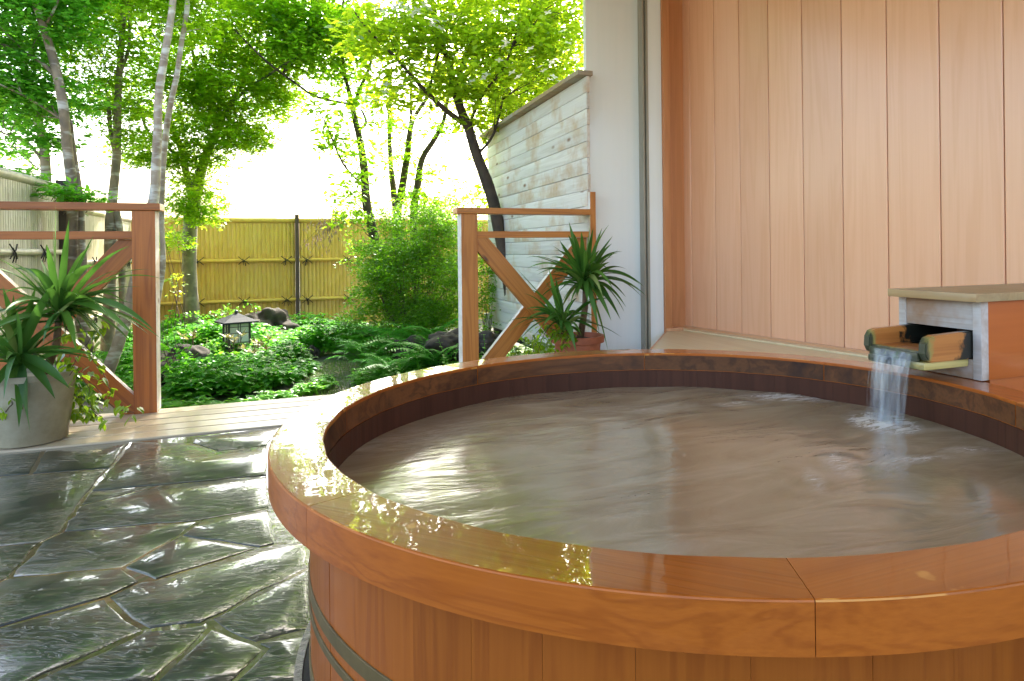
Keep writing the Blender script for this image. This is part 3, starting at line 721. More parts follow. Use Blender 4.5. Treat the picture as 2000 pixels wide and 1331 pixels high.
def hoop(r, z0, z1, name='hoop'):
    m_ = MB(); n = 160; v = []; f = []
    prof = [(0, z0), (.0025, z0+.0004), (.003, z0+.001), (.003, z1-.001), (.0025, z1-.0004), (0, z1)]
    m = len(prof)
    for i in range(n):
        a = 2*math.pi*i/n
        for d, z in prof: v.append((TC[0]+(r+d)*math.cos(a), TC[1]+(r+d)*math.sin(a), z))
    for i in range(n):
        j = (i+1) % n
        for k in range(m-1): f.append((i*m+k, j*m+k, j*m+k+1, i*m+k+1))
        f.append((i*m+m-1, j*m+m-1, j*m, i*m))
    m_.add(v, f); return autosmooth(m_.build(name, M_hoop, tub), 18)
hoop(.8905, .211, .239); hoop(.8905, .174, .190)
hoop(.8905, .04, .07)
# rim segments; local X runs along each segment's chord
ja = [-157.87, -111.92, -67., -22.4, 23.7, 68., 113., 157.8]
ja = sorted(ja)
for i in range(len(ja)):
    a0 = math.radians(ja[i]); a1 = math.radians(ja[(i+1) % len(ja)]); a1 += 2*math.pi if a1 < a0 else 0
    mid = (a0+a1)/2; ctr = Vector((TC[0]+.91*math.cos(mid), TC[1]+.91*math.sin(mid), .465))
    m_ = MB(); ph = random.uniform(0, 6)
    ringseg(m_, .860, .967, a0+.0006, a1-.0006, .4345, .5, 40, wob=lambda a: .0009*math.sin(a*23+1)+.0006*math.sin(a*41), round_=.003)
    x_ = Vector((-math.sin(mid), math.cos(mid), 0)); y_ = Vector((-math.cos(mid), -math.sin(mid), 0))
    M = Matrix(((x_.x, y_.x, 0, ctr.x), (x_.y, y_.y, 0, ctr.y), (0, 0, 1, ctr.z), (0, 0, 0, 1))); Mi = M.inverted()
    me = bpy.data.meshes.new('rim_segment'); me.from_pydata([tuple(Mi @ Vector(p)) for p in m_.v], [], m_.f); me.materials.append(M_rim)
    o = bpy.data.objects.new('rim_segment', me); COL.objects.link(o); o.parent = tub
    M.translation = ctr-Vector(tub.location); o.matrix_local = M; autosmooth(o, 18)
# dark wet inner face of the rim
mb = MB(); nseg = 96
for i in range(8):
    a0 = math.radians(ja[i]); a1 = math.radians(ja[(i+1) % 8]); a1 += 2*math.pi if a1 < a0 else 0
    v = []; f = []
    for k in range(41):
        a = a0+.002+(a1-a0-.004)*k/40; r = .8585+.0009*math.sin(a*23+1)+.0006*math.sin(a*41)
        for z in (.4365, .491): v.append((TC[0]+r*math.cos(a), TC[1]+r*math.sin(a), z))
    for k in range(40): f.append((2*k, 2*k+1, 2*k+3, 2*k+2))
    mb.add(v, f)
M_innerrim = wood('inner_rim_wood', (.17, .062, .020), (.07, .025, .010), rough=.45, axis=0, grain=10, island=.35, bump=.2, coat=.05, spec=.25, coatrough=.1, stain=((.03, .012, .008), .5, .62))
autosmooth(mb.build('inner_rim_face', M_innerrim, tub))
m, t, N, L, out = newmat('water_drop'); b = N('BsdfPrincipled'); b.inputs['Transmission Weight'].default_value = 1; b.inputs['Roughness'].default_value = 0; b.inputs['IOR'].default_value = 1.33; L(b.outputs[0], out.inputs[0]); M_drop = m
# drips hanging under the front edge of the rim
mb = MB()
for px, py in ((621, 1103), (870, 1207), (943, 1231), (1022, 1249), (1062, 1257), (1335, 1298), (1438, 1302), (1490, 1306), (1524, 1308), (1765, 1303)):
    r = ray(px, py)[:2]; a_ = r@r; b_ = -2*(r@TC); k_ = TC@TC-.955**2; D = b_*b_-4*a_*k_
    if D <= 0: continue
    t_ = (-b_-math.sqrt(D))/2/a_; p = np.array([*(r*t_), .4335])
    mb = MB(); mb.tube([p+[0, 0, .002], p+[0, 0, -.001], p+[0, 0, -.004], p+[0, 0, -.006]], [.001, .0026, .0028, .0008], 8); mb.build('water_drop', M_drop, tub, True)

# water in the tub
v = [(0, 0, 0)]; f = []; nr, na = 60, 160
def wz(x, y):
    z = .0016*math.sin(x*9+y*5)+.0012*math.sin(x*17-y*11+1)
    for (fx, fy, r, e) in FOAM_SHEEN[:7]:
        d = math.hypot(x-fx, y-fy)/(r*1.2); z += .0028*math.exp(-d*d*2)*(1+.5*math.sin(d*9))
    return z
for i in range(1, nr+1):
    for k in range(na):
        a = 2*math.pi*k/na; r = .857*i/nr; x, y_ = r*math.cos(a), r*math.sin(a); v.append((x, y_, wz(x, y_)))
for k in range(na): f.append((0, 1+k, 1+(k+1) % na))
for i in range(nr-1):
    for k in range(na): a = 1+i*na+k; b_ = 1+i*na+(k+1) % na; f.append((a, a+na, b_+na, b_))
me = bpy.data.meshes.new('bath_water'); me.from_pydata(v, [], f); me.materials.append(M_water); me.polygons.foreach_set('use_smooth', [True]*len(me.polygons))
o = bpy.data.objects.new('bath_water', me); COL.objects.link(o); o.location = (TC[0], TC[1], ZW)
tag(o, 'murky brown swirling hot spring water filling the round tub', 'water')

# ------------------------------------------------------------ spout box
XB = 1.85
sb = empty('spout_box', (2.2, 1.55, .5), 'square wooden water box with worn white front beside the tub rim', 'water box')
bx('lid', (1.81, 1.373, .7355), (3.30, 1.690, .760), M_boxcap, sb, .002)
mb = MB()
y0, y1 = 1.388, 1.682
bx('corner_post', (XB, y0, .502), (XB+.03, y0+.028, .735), M_boxpaint, sb)
bx('corner_post', (XB, y1-.026, .502), (XB+.03, y1, .735), M_boxpaint, sb)
bx('front_panel', (XB+.004, y0+.0285, .648), (XB+.022, y1-.0265, .735), M_boxpaint, sb, .001)
bx('front_panel', (XB+.004, y0+.0285, .502), (XB+.022, y1-.0265, .560), M_boxpaint, sb, .001)
bx('side_panel', (XB+.031, y0+.002, .502), (3.3, y0+.024, .735), M_boxside, sb)
bx('side_panel', (XB+.031, y1-.022, .502), (3.05, y1-.002, .735), M_boxside, sb)
bx('dark_interior', (XB+.30, y0+.025, .503), (XB+.32, y1-.023, .734), M_dark, sb)
bx('plinth', (1.90, 1.40, 0), (3.3, 1.69, .5005), M_boxside, sb)
# spout: trough projecting over the water
sp = empty('water_spout', (1.75, 1.535, .6), 'mossy wooden trough spout sticking out of the white box over the tub', 'spout')
def cheek(y0, y1):
    prof = [(XB+.20, .650), (XB+.0, .645), (1.700, .640), (1.676, .634), (1.664, .617), (1.662, .588), (1.672, .570), (1.688, .563), (XB, .563), (XB+.20, .563)]
    n = len(prof); v = [(x, y0, z) for x, z in prof]+[(x, y1, z) for x, z in prof]
    f = [tuple(range(n)), tuple(range(2*n-1, n-1, -1))]+[(i, n+i, n+(i+1) % n, (i+1) % n) for i in range(n)]
    o = mobj('cheek', v, f, M_spout2, sp); bm = bmesh.new(); bm.from_mesh(o.data); bmesh.ops.recalc_face_normals(bm, faces=bm.faces)
    bmesh.ops.bevel(bm, geom=[e for e in bm.edges if e.calc_face_angle(0) > .9], offset=.003, segments=2, affect='EDGES'); bm.to_mesh(o.data); bm.free()
cheek(1.419, 1.446); cheek(1.625, 1.651)
bx('trough_floor', (1.672, 1.4465, .575), (XB+.2, 1.6245, .592), M_spout2, sp, .002)
prof = [(1.660, .567), (1.668, .556), (XB+.003, .545), (XB+.003, .5625), (1.668, .5625)]
bx('bottom_board', (1.668, 1.430, .5380), (XB+.003, 1.640, .5625), M_spoutlip, sp, .008)
bx('lip', (1.660, 1.4465, .5635), (1.6715, 1.6245, .588), M_spout2, sp, .002)

# falling water
def m_fall():
    m, t, N, L, out = newmat('falling_water'); tc = N('TexCoord')
    mp = N('Mapping'); mp.inputs['Scale'].default_value = (50, 75, 2.2); L(tc.outputs['Object'], mp.inputs[0])
    n = N('TexNoise', i_Scale=1., i_Detail=4., i_Roughness=.6); L(mp.outputs[0], n.inputs[0])
    r = ramp(N, [(.36, 0.0), (.78, .42)]); L(n.outputs[0], r.inputs[0])
    tr = N('BsdfTransparent'); tr.inputs[0].default_value = (.96, .97, .98, 1)
    g = N('BsdfGlossy', i_Roughness=.15); d = N('BsdfTranslucent'); d.inputs[0].default_value = (.85, .9, .95, 1); d2 = N('BsdfDiffuse'); d2.inputs[0].default_value = (.75, .8, .85, 1)
    a = N('AddShader'); m1 = N('MixShader', i_0=.5); L(d.outputs[0], m1.inputs[1]); L(d2.outputs[0], m1.inputs[2])
    m2 = N('MixShader', i_0=.25); L(m1.outputs[0], m2.inputs[1]); L(g.outputs[0], m2.inputs[2])
    ms = N('MixShader'); L(r.outputs[0], ms.inputs[0]); L(tr.outputs[0], ms.inputs[1]); L(m2.outputs[0], ms.inputs[2])
    L(ms.outputs[0], out.inputs[0]); return m
M_fall = m_fall()
mb = MB()
def sheet(ya, yb, vx, xo, amp, narrow):
    v = []; f = []; nu, nv = 14, 16
    for j in range(nv+1):
        tt = j/nv; z = .586-(.586-ZW-.0)*tt**1.0; drop = .586-z; tm = math.sqrt(2*drop/9.81); x = 1.662-vx*tm-xo
        for i in range(nu+1):
            s = i/nu; yc = (ya+yb)/2; y = yc+(s-.5)*(yb-ya)*(1-narrow*tt)
            v.append((x+amp*math.sin(s*11+ya*70)*(.3+tt), y, z))
    for j in range(nv):
        for i in range(nu): a = j*(nu+1)+i; f.append((a, a+1, a+nu+2, a+nu+1))
    mb.add(v, f)
sheet(1.46, 1.61, .12, 0, .003, .25); sheet(1.47, 1.60, .25, 0.0, .003, .35); sheet(1.49, 1.57, .15, .004, .004, .3); sheet(1.51, 1.56, .2, .0, .003, .2); sheet(1.46, 1.50, .2, 0, .003, .5); sheet(1.57, 1.61, .2, 0, .003, .2); sheet(1.48, 1.60, .10, .001, .004, .3); sheet(1.50, 1.58, .22, .002, .004, .3)
mb.tube([(1.72, 1.535, .594), (1.68, 1.535, .594)], .0005, 4)
o = mb.build('water_stream', M_fall, None, True); tag(o, 'thin white stream of water falling from the spout into the tub', 'water')

# ------------------------------------------------------------ bamboo fences
def bamboo_pole(mb, p, up, out, side, r, z0, z1):
    """half round pole standing at p; bulges at nodes"""
    zs = [z0]; z = z0+random.uniform(.08, .38)
    while z < z1-.05: zs += [z-.008, z, z+.008]; z += random.uniform(.26, .40)
    zs.append(z1); v = []; n = 5
    for i, zz in enumerate(zs):
        node = (i % 3 == 2 and i < len(zs)-1)
        rr = r*(1.10 if node else .985)
        for k in range(n):
            a = math.pi*k/(n-1); q = p+side*(-math.cos(a)*rr)+out*(math.sin(a)*rr*.38); v.append((q[0], q[1], zz))
    f = []
    for i in range(len(zs)-1):
        for k in range(n-1): f.append((i*n+k, i*n+k+1, (i+1)*n+k+1, (i+1)*n+k))
    mb.add(v, f)
def fence(name_label, A, B, out, ztop, rails, posts, ties, zb=-.45, mat=M_bamboo, group='bamboo fences round the garden', pitch=.055, cap=True):
    A, B, out = np.array(A, float), np.array(B, float), np.array(out, float)
    L_ = np.linalg.norm(B-A); d = (B-A)/L_
    root = empty('bamboo_fence', (*((A+B)/2), zb), name_label, 'fence', group)
    mb = MB(); n = int(L_/pitch)
    for i in range(n): bamboo_pole(mb, A+d*(i+.5)*L_/n, None, out, d, L_/n*.5, zb, ztop-.03)
    o = mb.build('bamboo_panel', mat, root, True)
    bl = MB(); p0, p1 = A-out*.004, B-out*.03
    bl.box((min(p0[0], p1[0], (A-out*.03)[0]), min(p0[1], p1[1], (A-out*.03)[1]), zb), (max(p0[0], p1[0], (B-out*.004)[0]), max(p0[1], p1[1], (B-out*.004)[1]), ztop-.032))
    bl.build('backing', mat, root)
    def hz(z, r, nm, off):
        m_ = MB(); pts = []; rad = []; s = -.02
        nxt = random.uniform(.2, .5)
        pts.append(A+d*s); rad.append(r)
        while nxt < L_-.05:
            for q, k in ((-.012, 1), (0, 1.09), (.012, 1)): pts.append(A+d*(nxt+q)); rad.append(r*k)
            nxt += random.uniform(.35, .5)
        pts.append(B+d*.02); rad.append(r)
        m_.tube([np.array([*(p+out*off), z]) for p in pts], rad, 12)
        autosmooth(m_.build(nm, mat, root), 50)
    for z in rails: hz(z, .026, 'rail', .05)
    if cap: hz(ztop, .04, 'cap_rail', .0)
    for (s, zt) in posts:
        c = A+d*s; m_ = MB(); e = d*.028+np.abs(out)*.0; o1 = c-d*.028-out*.02; o2 = c+d*.028+out*.095
        m_.box((min(o1[0], o2[0]), min(o1[1], o2[1]), zb), (max(o1[0], o2[0]), max(o1[1], o2[1]), zt), .004); m_.build('post', M_post, root)
    for (s, z) in ties:
        m_ = MB(); c = A+d*s+out*.075
        for sg in (-1, 1):
            q = [c+d*(-.075*sg), c+d*(-.025*sg)+out*.008, c+d*(.025*sg)+out*.008, c+d*(.07*sg)]
            zz = [z+.06, z+.015, z-.012, z-.055]
            m_.tube([np.array([*p, h]) for p, h in zip(q, zz)], .0055, 5)
        for k in range(3):
            a = random.uniform(-.03, .03); m_.tube([np.array([*c, z]), np.array([*(c+d*a+out*.012), z-.03]), np.array([*(c+d*a*1.5), z-.085+random.uniform(-.01, .02)])], .004, 5)
        m_.tube([np.array([*(c-d*.012), z+.03]), np.array([*(c+out*.012-d*.01), z]), np.array([*(c-d*.012), z-.03])], .006, 5)
        m_.build('rope_tie', M_rope, root)
    return root
YB = 10.81
def sx(px, py): return ony(px, py, YB)[0]
xs_ = [-2.188, -.07, 4.2]
tb = [-1.365, -.783, -.216]; tb2 = [.066, .648, 1.23, 1.81, 2.4]
fence('yellow bamboo fence at the back of the garden, left of the dark post', (-2.188, YB), (-.10, YB), (0, -1), 1.385, (.800, .215), [], [(x+2.188, z) for x in tb+[-1.93] for z in (.80, .215)])
fence('yellow bamboo fence at the back of the garden, from the dark post to the right', (-.04, YB), (4.2, YB), (0, -1), 1.385, (.800, .215), [(-.03, 1.47)], [(x+.04, z) for x in tb2 for z in (.80, .215)])
fence('pale sunlit bamboo side fence, taller near section behind the left railing', (-2.188, 4.9), (-2.188, 7.86), (1, 0), 1.555, (.935, .32), [(2.99, 1.63)], [(y-4.9, z) for y in (5.2, 5.87, 6.54, 7.21) for z in (.935, .32)], mat=M_bamboo_sunlit, pitch=.048)
fence('pale sunlit bamboo side fence, lower far section running to the back corner', (-2.188, 7.92), (-2.188, 10.78), (1, 0), 1.385, (.82, .215), [], [(y-7.92, z) for y in (8.2, 8.76, 9.4, 10.28) for z in (.82, .215)], mat=M_bamboo_sunlit, pitch=.048)

# ------------------------------------------------------------ foliage engines
def rotmats(n, tilt, az=None):
    """n random orthonormal frames: leaf axis a, side b, normal c; normals tilted from vertical by ~tilt"""
    az = RNG.uniform(0, 2*np.pi, n) if az is None else az
    t = np.abs(RNG.normal(0, tilt, n)); ta = RNG.uniform(0, 2*np.pi, n)
    c = np.stack([np.sin(t)*np.cos(ta), np.sin(t)*np.sin(ta), np.cos(t)], 1)
    a = np.stack([np.cos(az), np.sin(az), np.zeros(n)], 1)
    a = a-c*(a*c).sum(1)[:, None]; a /= np.linalg.norm(a, axis=1)[:, None]+1e-9
    b = np.cross(c, a); return a, b, c
OVAL = (np.array([[0, 0, 0], [.28, .20, .05], [.62, .19, .05], [1, 0, -.08], [.62, -.19, .05], [.28, -.20, .05]]), np.array([[0, 1, 5], [1, 2, 4], [1, 4, 5], [2, 3, 4]]))
SLIM = (np.array([[0, 0, 0], [.35, .11, .03], [1, 0, -.1], [.35, -.11, .03]]), np.array([[0, 1, 3], [1, 2, 3]]))
MAPLE = (np.array([[0, 0, 0], [.25, .12, 0], [.35, .52, -.06], [.42, .16, .02], [1, 0, -.08], [.42, -.16, .02], [.35, -.52, -.06], [.25, -.12, 0]]), np.array([[0, 1, 7], [1, 2, 3], [1, 3, 7], [3, 5, 7], [3, 4, 5], [5, 6, 7]]))
HEART = (np.array([[0, 0, 0], [-.12, .22, .02], [.2, .38, .03], [.65, .22, .02], [1, 0, -.12], [.65, -.22, .02], [.2, -.38, .03], [-.12, -.22, .02]]), np.array([[0, 1, 2], [0, 2, 3], [0, 3, 4], [0, 4, 5], [0, 5, 6], [0, 6, 7]]))
def leaves(pos, size, shape, tilt=.6, az=None, frames=None):
    n = len(pos); sv, st = shape
    a, b, c = frames if frames is not None else rotmats(n, tilt, az)
    size = np.broadcast_to(size, (n,)).astype(float)*RNG.uniform(.7, 1.25, n)
    v = pos[:, None, :]+(sv[None, :, 0, None]*a[:, None]+sv[None, :, 1, None]*b[:, None]+sv[None, :, 2, None]*c[:, None])*size[:, None, None]
    f = st[None]+(np.arange(n)*len(sv))[:, None, None]
    return v.reshape(-1, 3), f.reshape(-1, 3)
class LB:
    def __init__(s): s.v = []; s.f = []; s.n = 0
    def add(s, v, f): s.v.append(v); s.f.append(f+s.n); s.n += len(v)
    def build(s, name, mat, parent): return fastmesh(name, np.concatenate(s.v), np.concatenate(s.f), mat, parent)
def sprays(lb, c, rad, nspray, per, lsize, shape, tilt, spr=.16, flat=.35, droop=.25):
    """sprays of leaves scattered in an ellipsoid"""
    c = np.array(c); rad = np.array(rad, float)
    d = RNG.normal(size=(nspray, 3)); d /= np.linalg.norm(d, axis=1)[:, None]
    sc = c+d*rad*(RNG.uniform(.15, 1, nspray)**.45)[:, None]
    k = RNG.integers(max(3, per//2), per+per//2, nspray)
    idx = np.repeat(np.arange(nspray), k); n = len(idx)
    rr = np.sqrt(RNG.uniform(0, 1, n))*spr*RNG.uniform(.6, 1.3, nspray)[idx]; th = RNG.uniform(0, 2*np.pi, n)
    tl = RNG.normal(0, .25, (nspray, 2))[idx]
    off = np.stack([rr*np.cos(th), rr*np.sin(th), RNG.normal(0, spr*flat*.4, n)-droop*rr*rr/spr], 1)
    off[:, 2] += off[:, 0]*tl[:, 0]+off[:, 1]*tl[:, 1]
    v, f = leaves(sc[idx]+off, lsize, shape, tilt, az=th+RNG.normal(0, .5, n)); lb.add(v, f)
    return sc
def trunk_pts(pts):
    """pts: (px,py,depth,width_px) -> smooth world polyline + radii"""
    w = [P(a, b, d) for a, b, d, _ in pts]; r = [q[3]/2/F*q[2] for q in pts]
    ow, orr = [], []
    n = len(w)
    for i in range(n-1):
        p0, p1, p2, p3 = w[max(i-1, 0)], w[i], w[i+1], w[min(i+2, n-1)]
        for k in range(4):
            t = k/4; ow.append(.5*((2*p1)+(-p0+p2)*t+(2*p0-5*p1+4*p2-p3)*t*t+(-p0+3*p1-3*p2+p3)*t**3)); orr.append(r[i]*(1-t)+r[i+1]*t)
    ow.append(w[-1]); orr.append(r[-1]); return ow, orr
def tree(name, label, trunks, crown, barkm, leafm, lsize, shape, per=26, tilt=.5, spr=.17, dens=1., flowers=0, fpos=None, group='trees in the garden', twigs=1, extra=None):
    w0, _ = trunk_pts(trunks[0]); base = w0[0] if w0[0][2] < w0[-1][2] else w0[-1]
    root = empty(name, (base[0], base[1], base[2]), label, 'tree', group)
    mb = MB(); allp = []
    for tp in trunks:
        w, r = trunk_pts(tp); mb.tube(w, r, 10, True, .08); allp += w
    allp = np.array(allp); lb = LB(); sc_all = []
    for (px, py, d, rx, ry, n) in crown:
        c = P(px, py, d); sx_ = rx/F*d; sz = ry/F*d
        sc = sprays(lb, c, (sx_, sx_*.8, sz), int(n*dens*(DEN if shape is MAPLE or leafm is M_left else DEN*.62)*(1.5 if py < -30 else 1)), per, lsize, shape, tilt, spr); sc_all.append(sc)
        # limb feeding this clump
        if twigs:
            i = np.argmin(np.linalg.norm((allp-c)*np.array([1, 1, 1.6])+np.array([0, 0, .5]), axis=1)); p0 = allp[i]
            for q in range(2+int(n*dens/14)):
                tgt = sc[RNG.integers(len(sc))]; m_ = (p0+tgt)/2+np.array([*RNG.normal(0, .05, 2), .02+.1*RNG.uniform()])
                L_ = np.linalg.norm(tgt-p0); r0 = min(.016, .0035+.0045*L_)
                m2 = m_*.5+p0*.5+RNG.normal(0, .02, 3); m3 = m_*.5+tgt*.5+RNG.normal(0, .03, 3)
                mb.tube([p0, m2, m_, m3, tgt], [r0, r0*.8, r0*.6, r0*.4, .002], 5)
                for z in range(3):
                    t2 = sc[RNG.integers(len(sc))]
                    if np.linalg.norm(t2-m3) < .8: mb.tube([m3, (m3+t2)/2+RNG.normal(0, .03, 3), t2], [r0*.35, r0*.25, .0015], 4)
    tk = mb.build('trunk', barkm, root, True)
    lb.build('crown', leafm, root)
    if extra: lb2 = LB(); [sprays(lb2, P(px, py, d), (rx/F*d, rx/F*d*.8, ry/F*d), n, per, lsize*1.05, shape, tilt, spr) for (px, py, d, rx, ry, n) in extra[0]]; lb2.build('foliage', extra[1], root)
    if fpos:
        for (px, py, d, s) in fpos:
            c = P(px, py, d); v = []; f = []; tx, ty = random.uniform(-.5, .5), random.uniform(-.6, .2); r0 = random.uniform(0, 1.5)
            for k in range(4):
                a = r0+k*math.pi/2; ca, sa = math.cos(a), math.sin(a); b0 = len(v)
                for (l, w_, h) in ((0, 0, 0), (.35, .28, .02), (.7, .26, .05), (1.05, 0, .02), (.7, -.26, .05), (.35, -.28, .02)):
                    x, y = (l*ca-w_*sa)*s, (l*sa+w_*ca)*s; v.append((c[0]+x, c[1]+y, c[2]+h*s+x*tx+y*ty))
                f += [(b0, b0+1, b0+2, b0+3, b0+4, b0+5)]
            o = mobj('blossom', v, f, M_petal, root)
    return root

DEN = 3.4
# crowns: (px, py, depth, rx, ry, sprays)
tree('mottled_tree', 'tall tree with mottled grey and white bark, second trunk from the left', [[(172, 690, 6.4, 24), (150, 560, 6.3, 23), (141, 470, 6.2, 21), (143, 390, 6.2, 20), (132, 290, 6.1, 18), (122, 200, 6.0, 17), (105, 120, 6.0, 16), (84, 50, 5.9, 14), (62, -20, 5.8, 12), (50, -120, 5.8, 10), (60, -260, 5.8, 6)],
    [(165, 560, 6.25, 14), (160, 470, 6.2, 12), (158, 390, 6.2, 9), (145, 300, 6.2, 8), (138, 235, 6.1, 6)], [(110, 150, 6.0, 9), (70, 115, 6.0, 7), (0, 85, 6.0, 5), (-60, 60, 6.0, 3)], [(92, 45, 5.9, 6), (110, 10, 5.9, 4), (130, -40, 5.9, 3)], [(130, 240, 6.1, 5), (60, 195, 6.0, 4), (0, 165, 5.8, 3)]],
    [(60, 30, 6.0, 120, 60, 34), (10, 130, 6.0, 80, 60, 26), (90, 190, 6.3, 90, 50, 26), (40, -60, 6.0, 160, 70, 50), (60, -200, 6, 170, 90, 60), (100, 270, 6.3, 40, 25, 7), (-80, 60, 6, 90, 130, 30), (50, -330, 6, 150, 80, 40)],
    M_bark1, M_left, .07, OVAL, per=24, tilt=.5, spr=.15)
tree('mottled_tree', 'tree with grey banded bark leaning by the left edge of the garden', [[(125, 700, 6.8, 22), (108, 560, 6.8, 20), (95, 460, 6.8, 19), (92, 390, 6.8, 18), (86, 290, 6.8, 16), (72, 230, 6.8, 15), (55, 170, 6.8, 11), (40, 80, 6.8, 9), (30, -60, 6.8, 6)], [(86, 320, 6.8, 6), (55, 280, 6.7, 5), (10, 262, 6.6, 3)]],
    [(30, 215, 6.9, 70, 40, 22), (30, 345, 6.0, 50, 22, 9), (20, 290, 6.9, 40, 20, 6), (20, 80, 7, 110, 80, 30), (0, -80, 7, 140, 90, 40), (120, 372, 6.0, 22, 12, 4), (170, 385, 6.2, 25, 12, 5), (-60, 200, 7, 60, 80, 15)],
    M_bark1, M_left, .068, OVAL, per=22, tilt=.55, spr=.14)
tree('slender_tree', 'grey barked tree, third trunk from the left rising behind the railing', [[(205, 740, 7.4, 24), (214, 600, 7.4, 22), (216, 450, 7.4, 20), (220, 390, 7.4, 17), (228, 300, 7.4, 15), (230, 200, 7.4, 13), (236, 100, 7.4, 11), (242, 0, 7.4, 9), (245, -140, 7.4, 6)],
    [(240, 640, 7.4, 12), (236, 470, 7.4, 12), (225, 400, 7.4, 11)], [(226, 300, 7.4, 10), (215, 250, 7.4, 8), (212, 190, 7.4, 6)], [(232, 150, 7.4, 7), (252, 90, 7.4, 5), (250, 0, 7.4, 4)]],
    [(210, 100, 7.4, 90, 80, 42), (200, 200, 7.5, 80, 40, 24), (235, -40, 7.4, 120, 80, 48), (240, -190, 7.4, 130, 90, 48), (250, 260, 7.5, 45, 30, 10), (150, 60, 7.6, 70, 60, 20)],
    M_bark1, M_maple, .07, MAPLE, per=24, tilt=.5, spr=.16)
tree('slender_tree', 'pale trunk leaning right just behind the left railing post', [[(205, 740, 6.0, 24), (235, 660, 6.0, 22), (262, 560, 6.0, 20), (285, 450, 6.0, 19), (300, 390, 6.0, 18), (305, 320, 6.0, 17), (308, 250, 6.0, 15), (310, 190, 6.0, 15), (318, 130, 6.0, 14), (330, 60, 6.0, 13), (338, 0, 6.0, 12), (345, -100, 6.0, 9), (350, -240, 6, 5)]],
    [(330, 40, 6.3, 80, 50, 14), (340, -90, 6.2, 120, 90, 44), (350, -240, 6.2, 130, 80, 44)],
    M_bark2, M_maple, .07, MAPLE, per=22, tilt=.5, spr=.16)
tree('slender_tree', 'thin pale twin stem curving up beside the leaning pale trunk', [[(300, 700, 6.5, 11), (306, 600, 6.5, 11), (318, 520, 6.5, 10), (316, 440, 6.5, 9), (316, 380, 6.4, 11), (320, 300, 6.3, 11), (330, 220, 6.2, 11), (345, 150, 6.2, 10), (355, 80, 6.2, 9), (365, 20, 6.2, 9), (366, -60, 6.2, 8), (370, -180, 6.2, 4)]],
    [(380, 20, 6.5, 60, 50, 12), (370, -120, 6.4, 100, 80, 30)],
    M_bark2, M_maple, .055, MAPLE, per=20, tilt=.5, spr=.15)
tree('maple_tree', 'green Japanese maple with a smooth grey trunk in front of the yellow fence', [[(376, 690, 8.6, 34), (374, 615, 8.6, 29), (371, 550, 8.6, 25), (370, 480, 8.6, 26), (374, 420, 8.6, 25), (384, 370, 8.6, 22), (400, 310, 8.6, 17), (422, 260, 8.6, 14), (440, 220, 8.6, 10), (470, 170, 8.6, 7), (500, 100, 8.6, 5), (520, 0, 8.6, 3)],
    [(378, 400, 8.6, 16), (362, 330, 8.6, 13), (350, 280, 8.6, 11), (330, 240, 8.6, 8), (290, 200, 8.6, 5)], [(425, 255, 8.6, 12), (415, 210, 8.6, 10), (395, 165, 8.6, 8), (380, 120, 8.6, 6), (370, 60, 8.6, 4)], [(428, 240, 8.6, 8), (430, 180, 8.5, 7), (430, 120, 8.5, 5), (440, 40, 8.5, 4)], [(440, 225, 8.6, 7), (465, 190, 8.4, 6), (520, 150, 8.2, 5), (580, 110, 8.0, 3)],
    [(362, 330, 8.6, 8), (330, 290, 8.4, 6), (290, 260, 8.3, 5), (270, 200, 8.2, 4)]],
    [(470, 180, 8.5, 120, 70, 95), (400, 120, 8.6, 130, 80, 90), (330, 190, 8.5, 110, 60, 60), (520, 70, 8.5, 110, 70, 70), (430, 265, 8.4, 100, 40, 48), (320, 290, 8.3, 85, 40, 34), (380, 400, 8.3, 48, 36, 30), (480, 265, 8.4, 60, 24, 16), (545, 180, 8.4, 50, 40, 22), (390, 330, 8.5, 60, 40, 22), (330, 470, 8.2, 26, 26, 5), (350, 0, 8.6, 180, 80, 70), (500, -60, 8.6, 170, 90, 80), (420, -200, 8.6, 220, 100, 80), (280, 310, 8.2, 60, 14, 8)],
    M_bark3, M_maple, .070, MAPLE, per=26, tilt=.45, spr=.17)
tree('dogwood_tree', 'dark slim dogwood trunk leaning left, middle of the garden right of the fence post', [[(765, 640, 8.4, 24), (748, 520, 8.4, 21), (730, 460, 8.4, 19), (716, 400, 8.4, 17), (711, 330, 8.4, 16), (702, 270, 8.4, 13), (690, 220, 8.4, 11), (682, 180, 8.4, 9), (672, 140, 8.4, 7), (665, 60, 8.4, 4)], [(690, 220, 8.4, 8), (700, 180, 8.4, 7), (722, 130, 8.4, 6), (735, 60, 8.4, 4)], [(700, 255, 8.4, 7), (715, 240, 8.4, 5), (706, 215, 8.4, 4)],
    [(706, 360, 8.4, 5), (670, 320, 8.2, 4), (640, 250, 8.0, 3), (620, 210, 8.0, 2)], [(690, 205, 8.4, 5), (620, 190, 8.2, 5), (580, 165, 8.1, 4), (520, 120, 8.0, 4), (460, 60, 8, 3)]],
    [(640, 100, 8.3, 90, 60, 70), (570, 90, 8.3, 60, 50, 40), (600, 40, 8.3, 80, 40, 40), (700, 60, 8.3, 80, 50, 50), (690, 170, 8.3, 70, 40, 22), (650, 230, 8.2, 45, 30, 9), (715, 300, 8.2, 40, 24, 8), (760, 235, 8.2, 40, 24, 8), (650, 265, 8.1, 40, 20, 6), (665, 380, 8.0, 34, 16, 5), (675, 420, 8.0, 40, 14, 6), (640, 290, 8.0, 26, 20, 3), (690, 350, 8, 30, 20, 4), (600, 30, 8.3, 100, 50, 40), (640, -80, 8.3, 160, 80, 60), (640, -220, 8.3, 180, 90, 60)],
    M_bark4, M_dog2, .085, OVAL, per=16, tilt=.6, spr=.17)
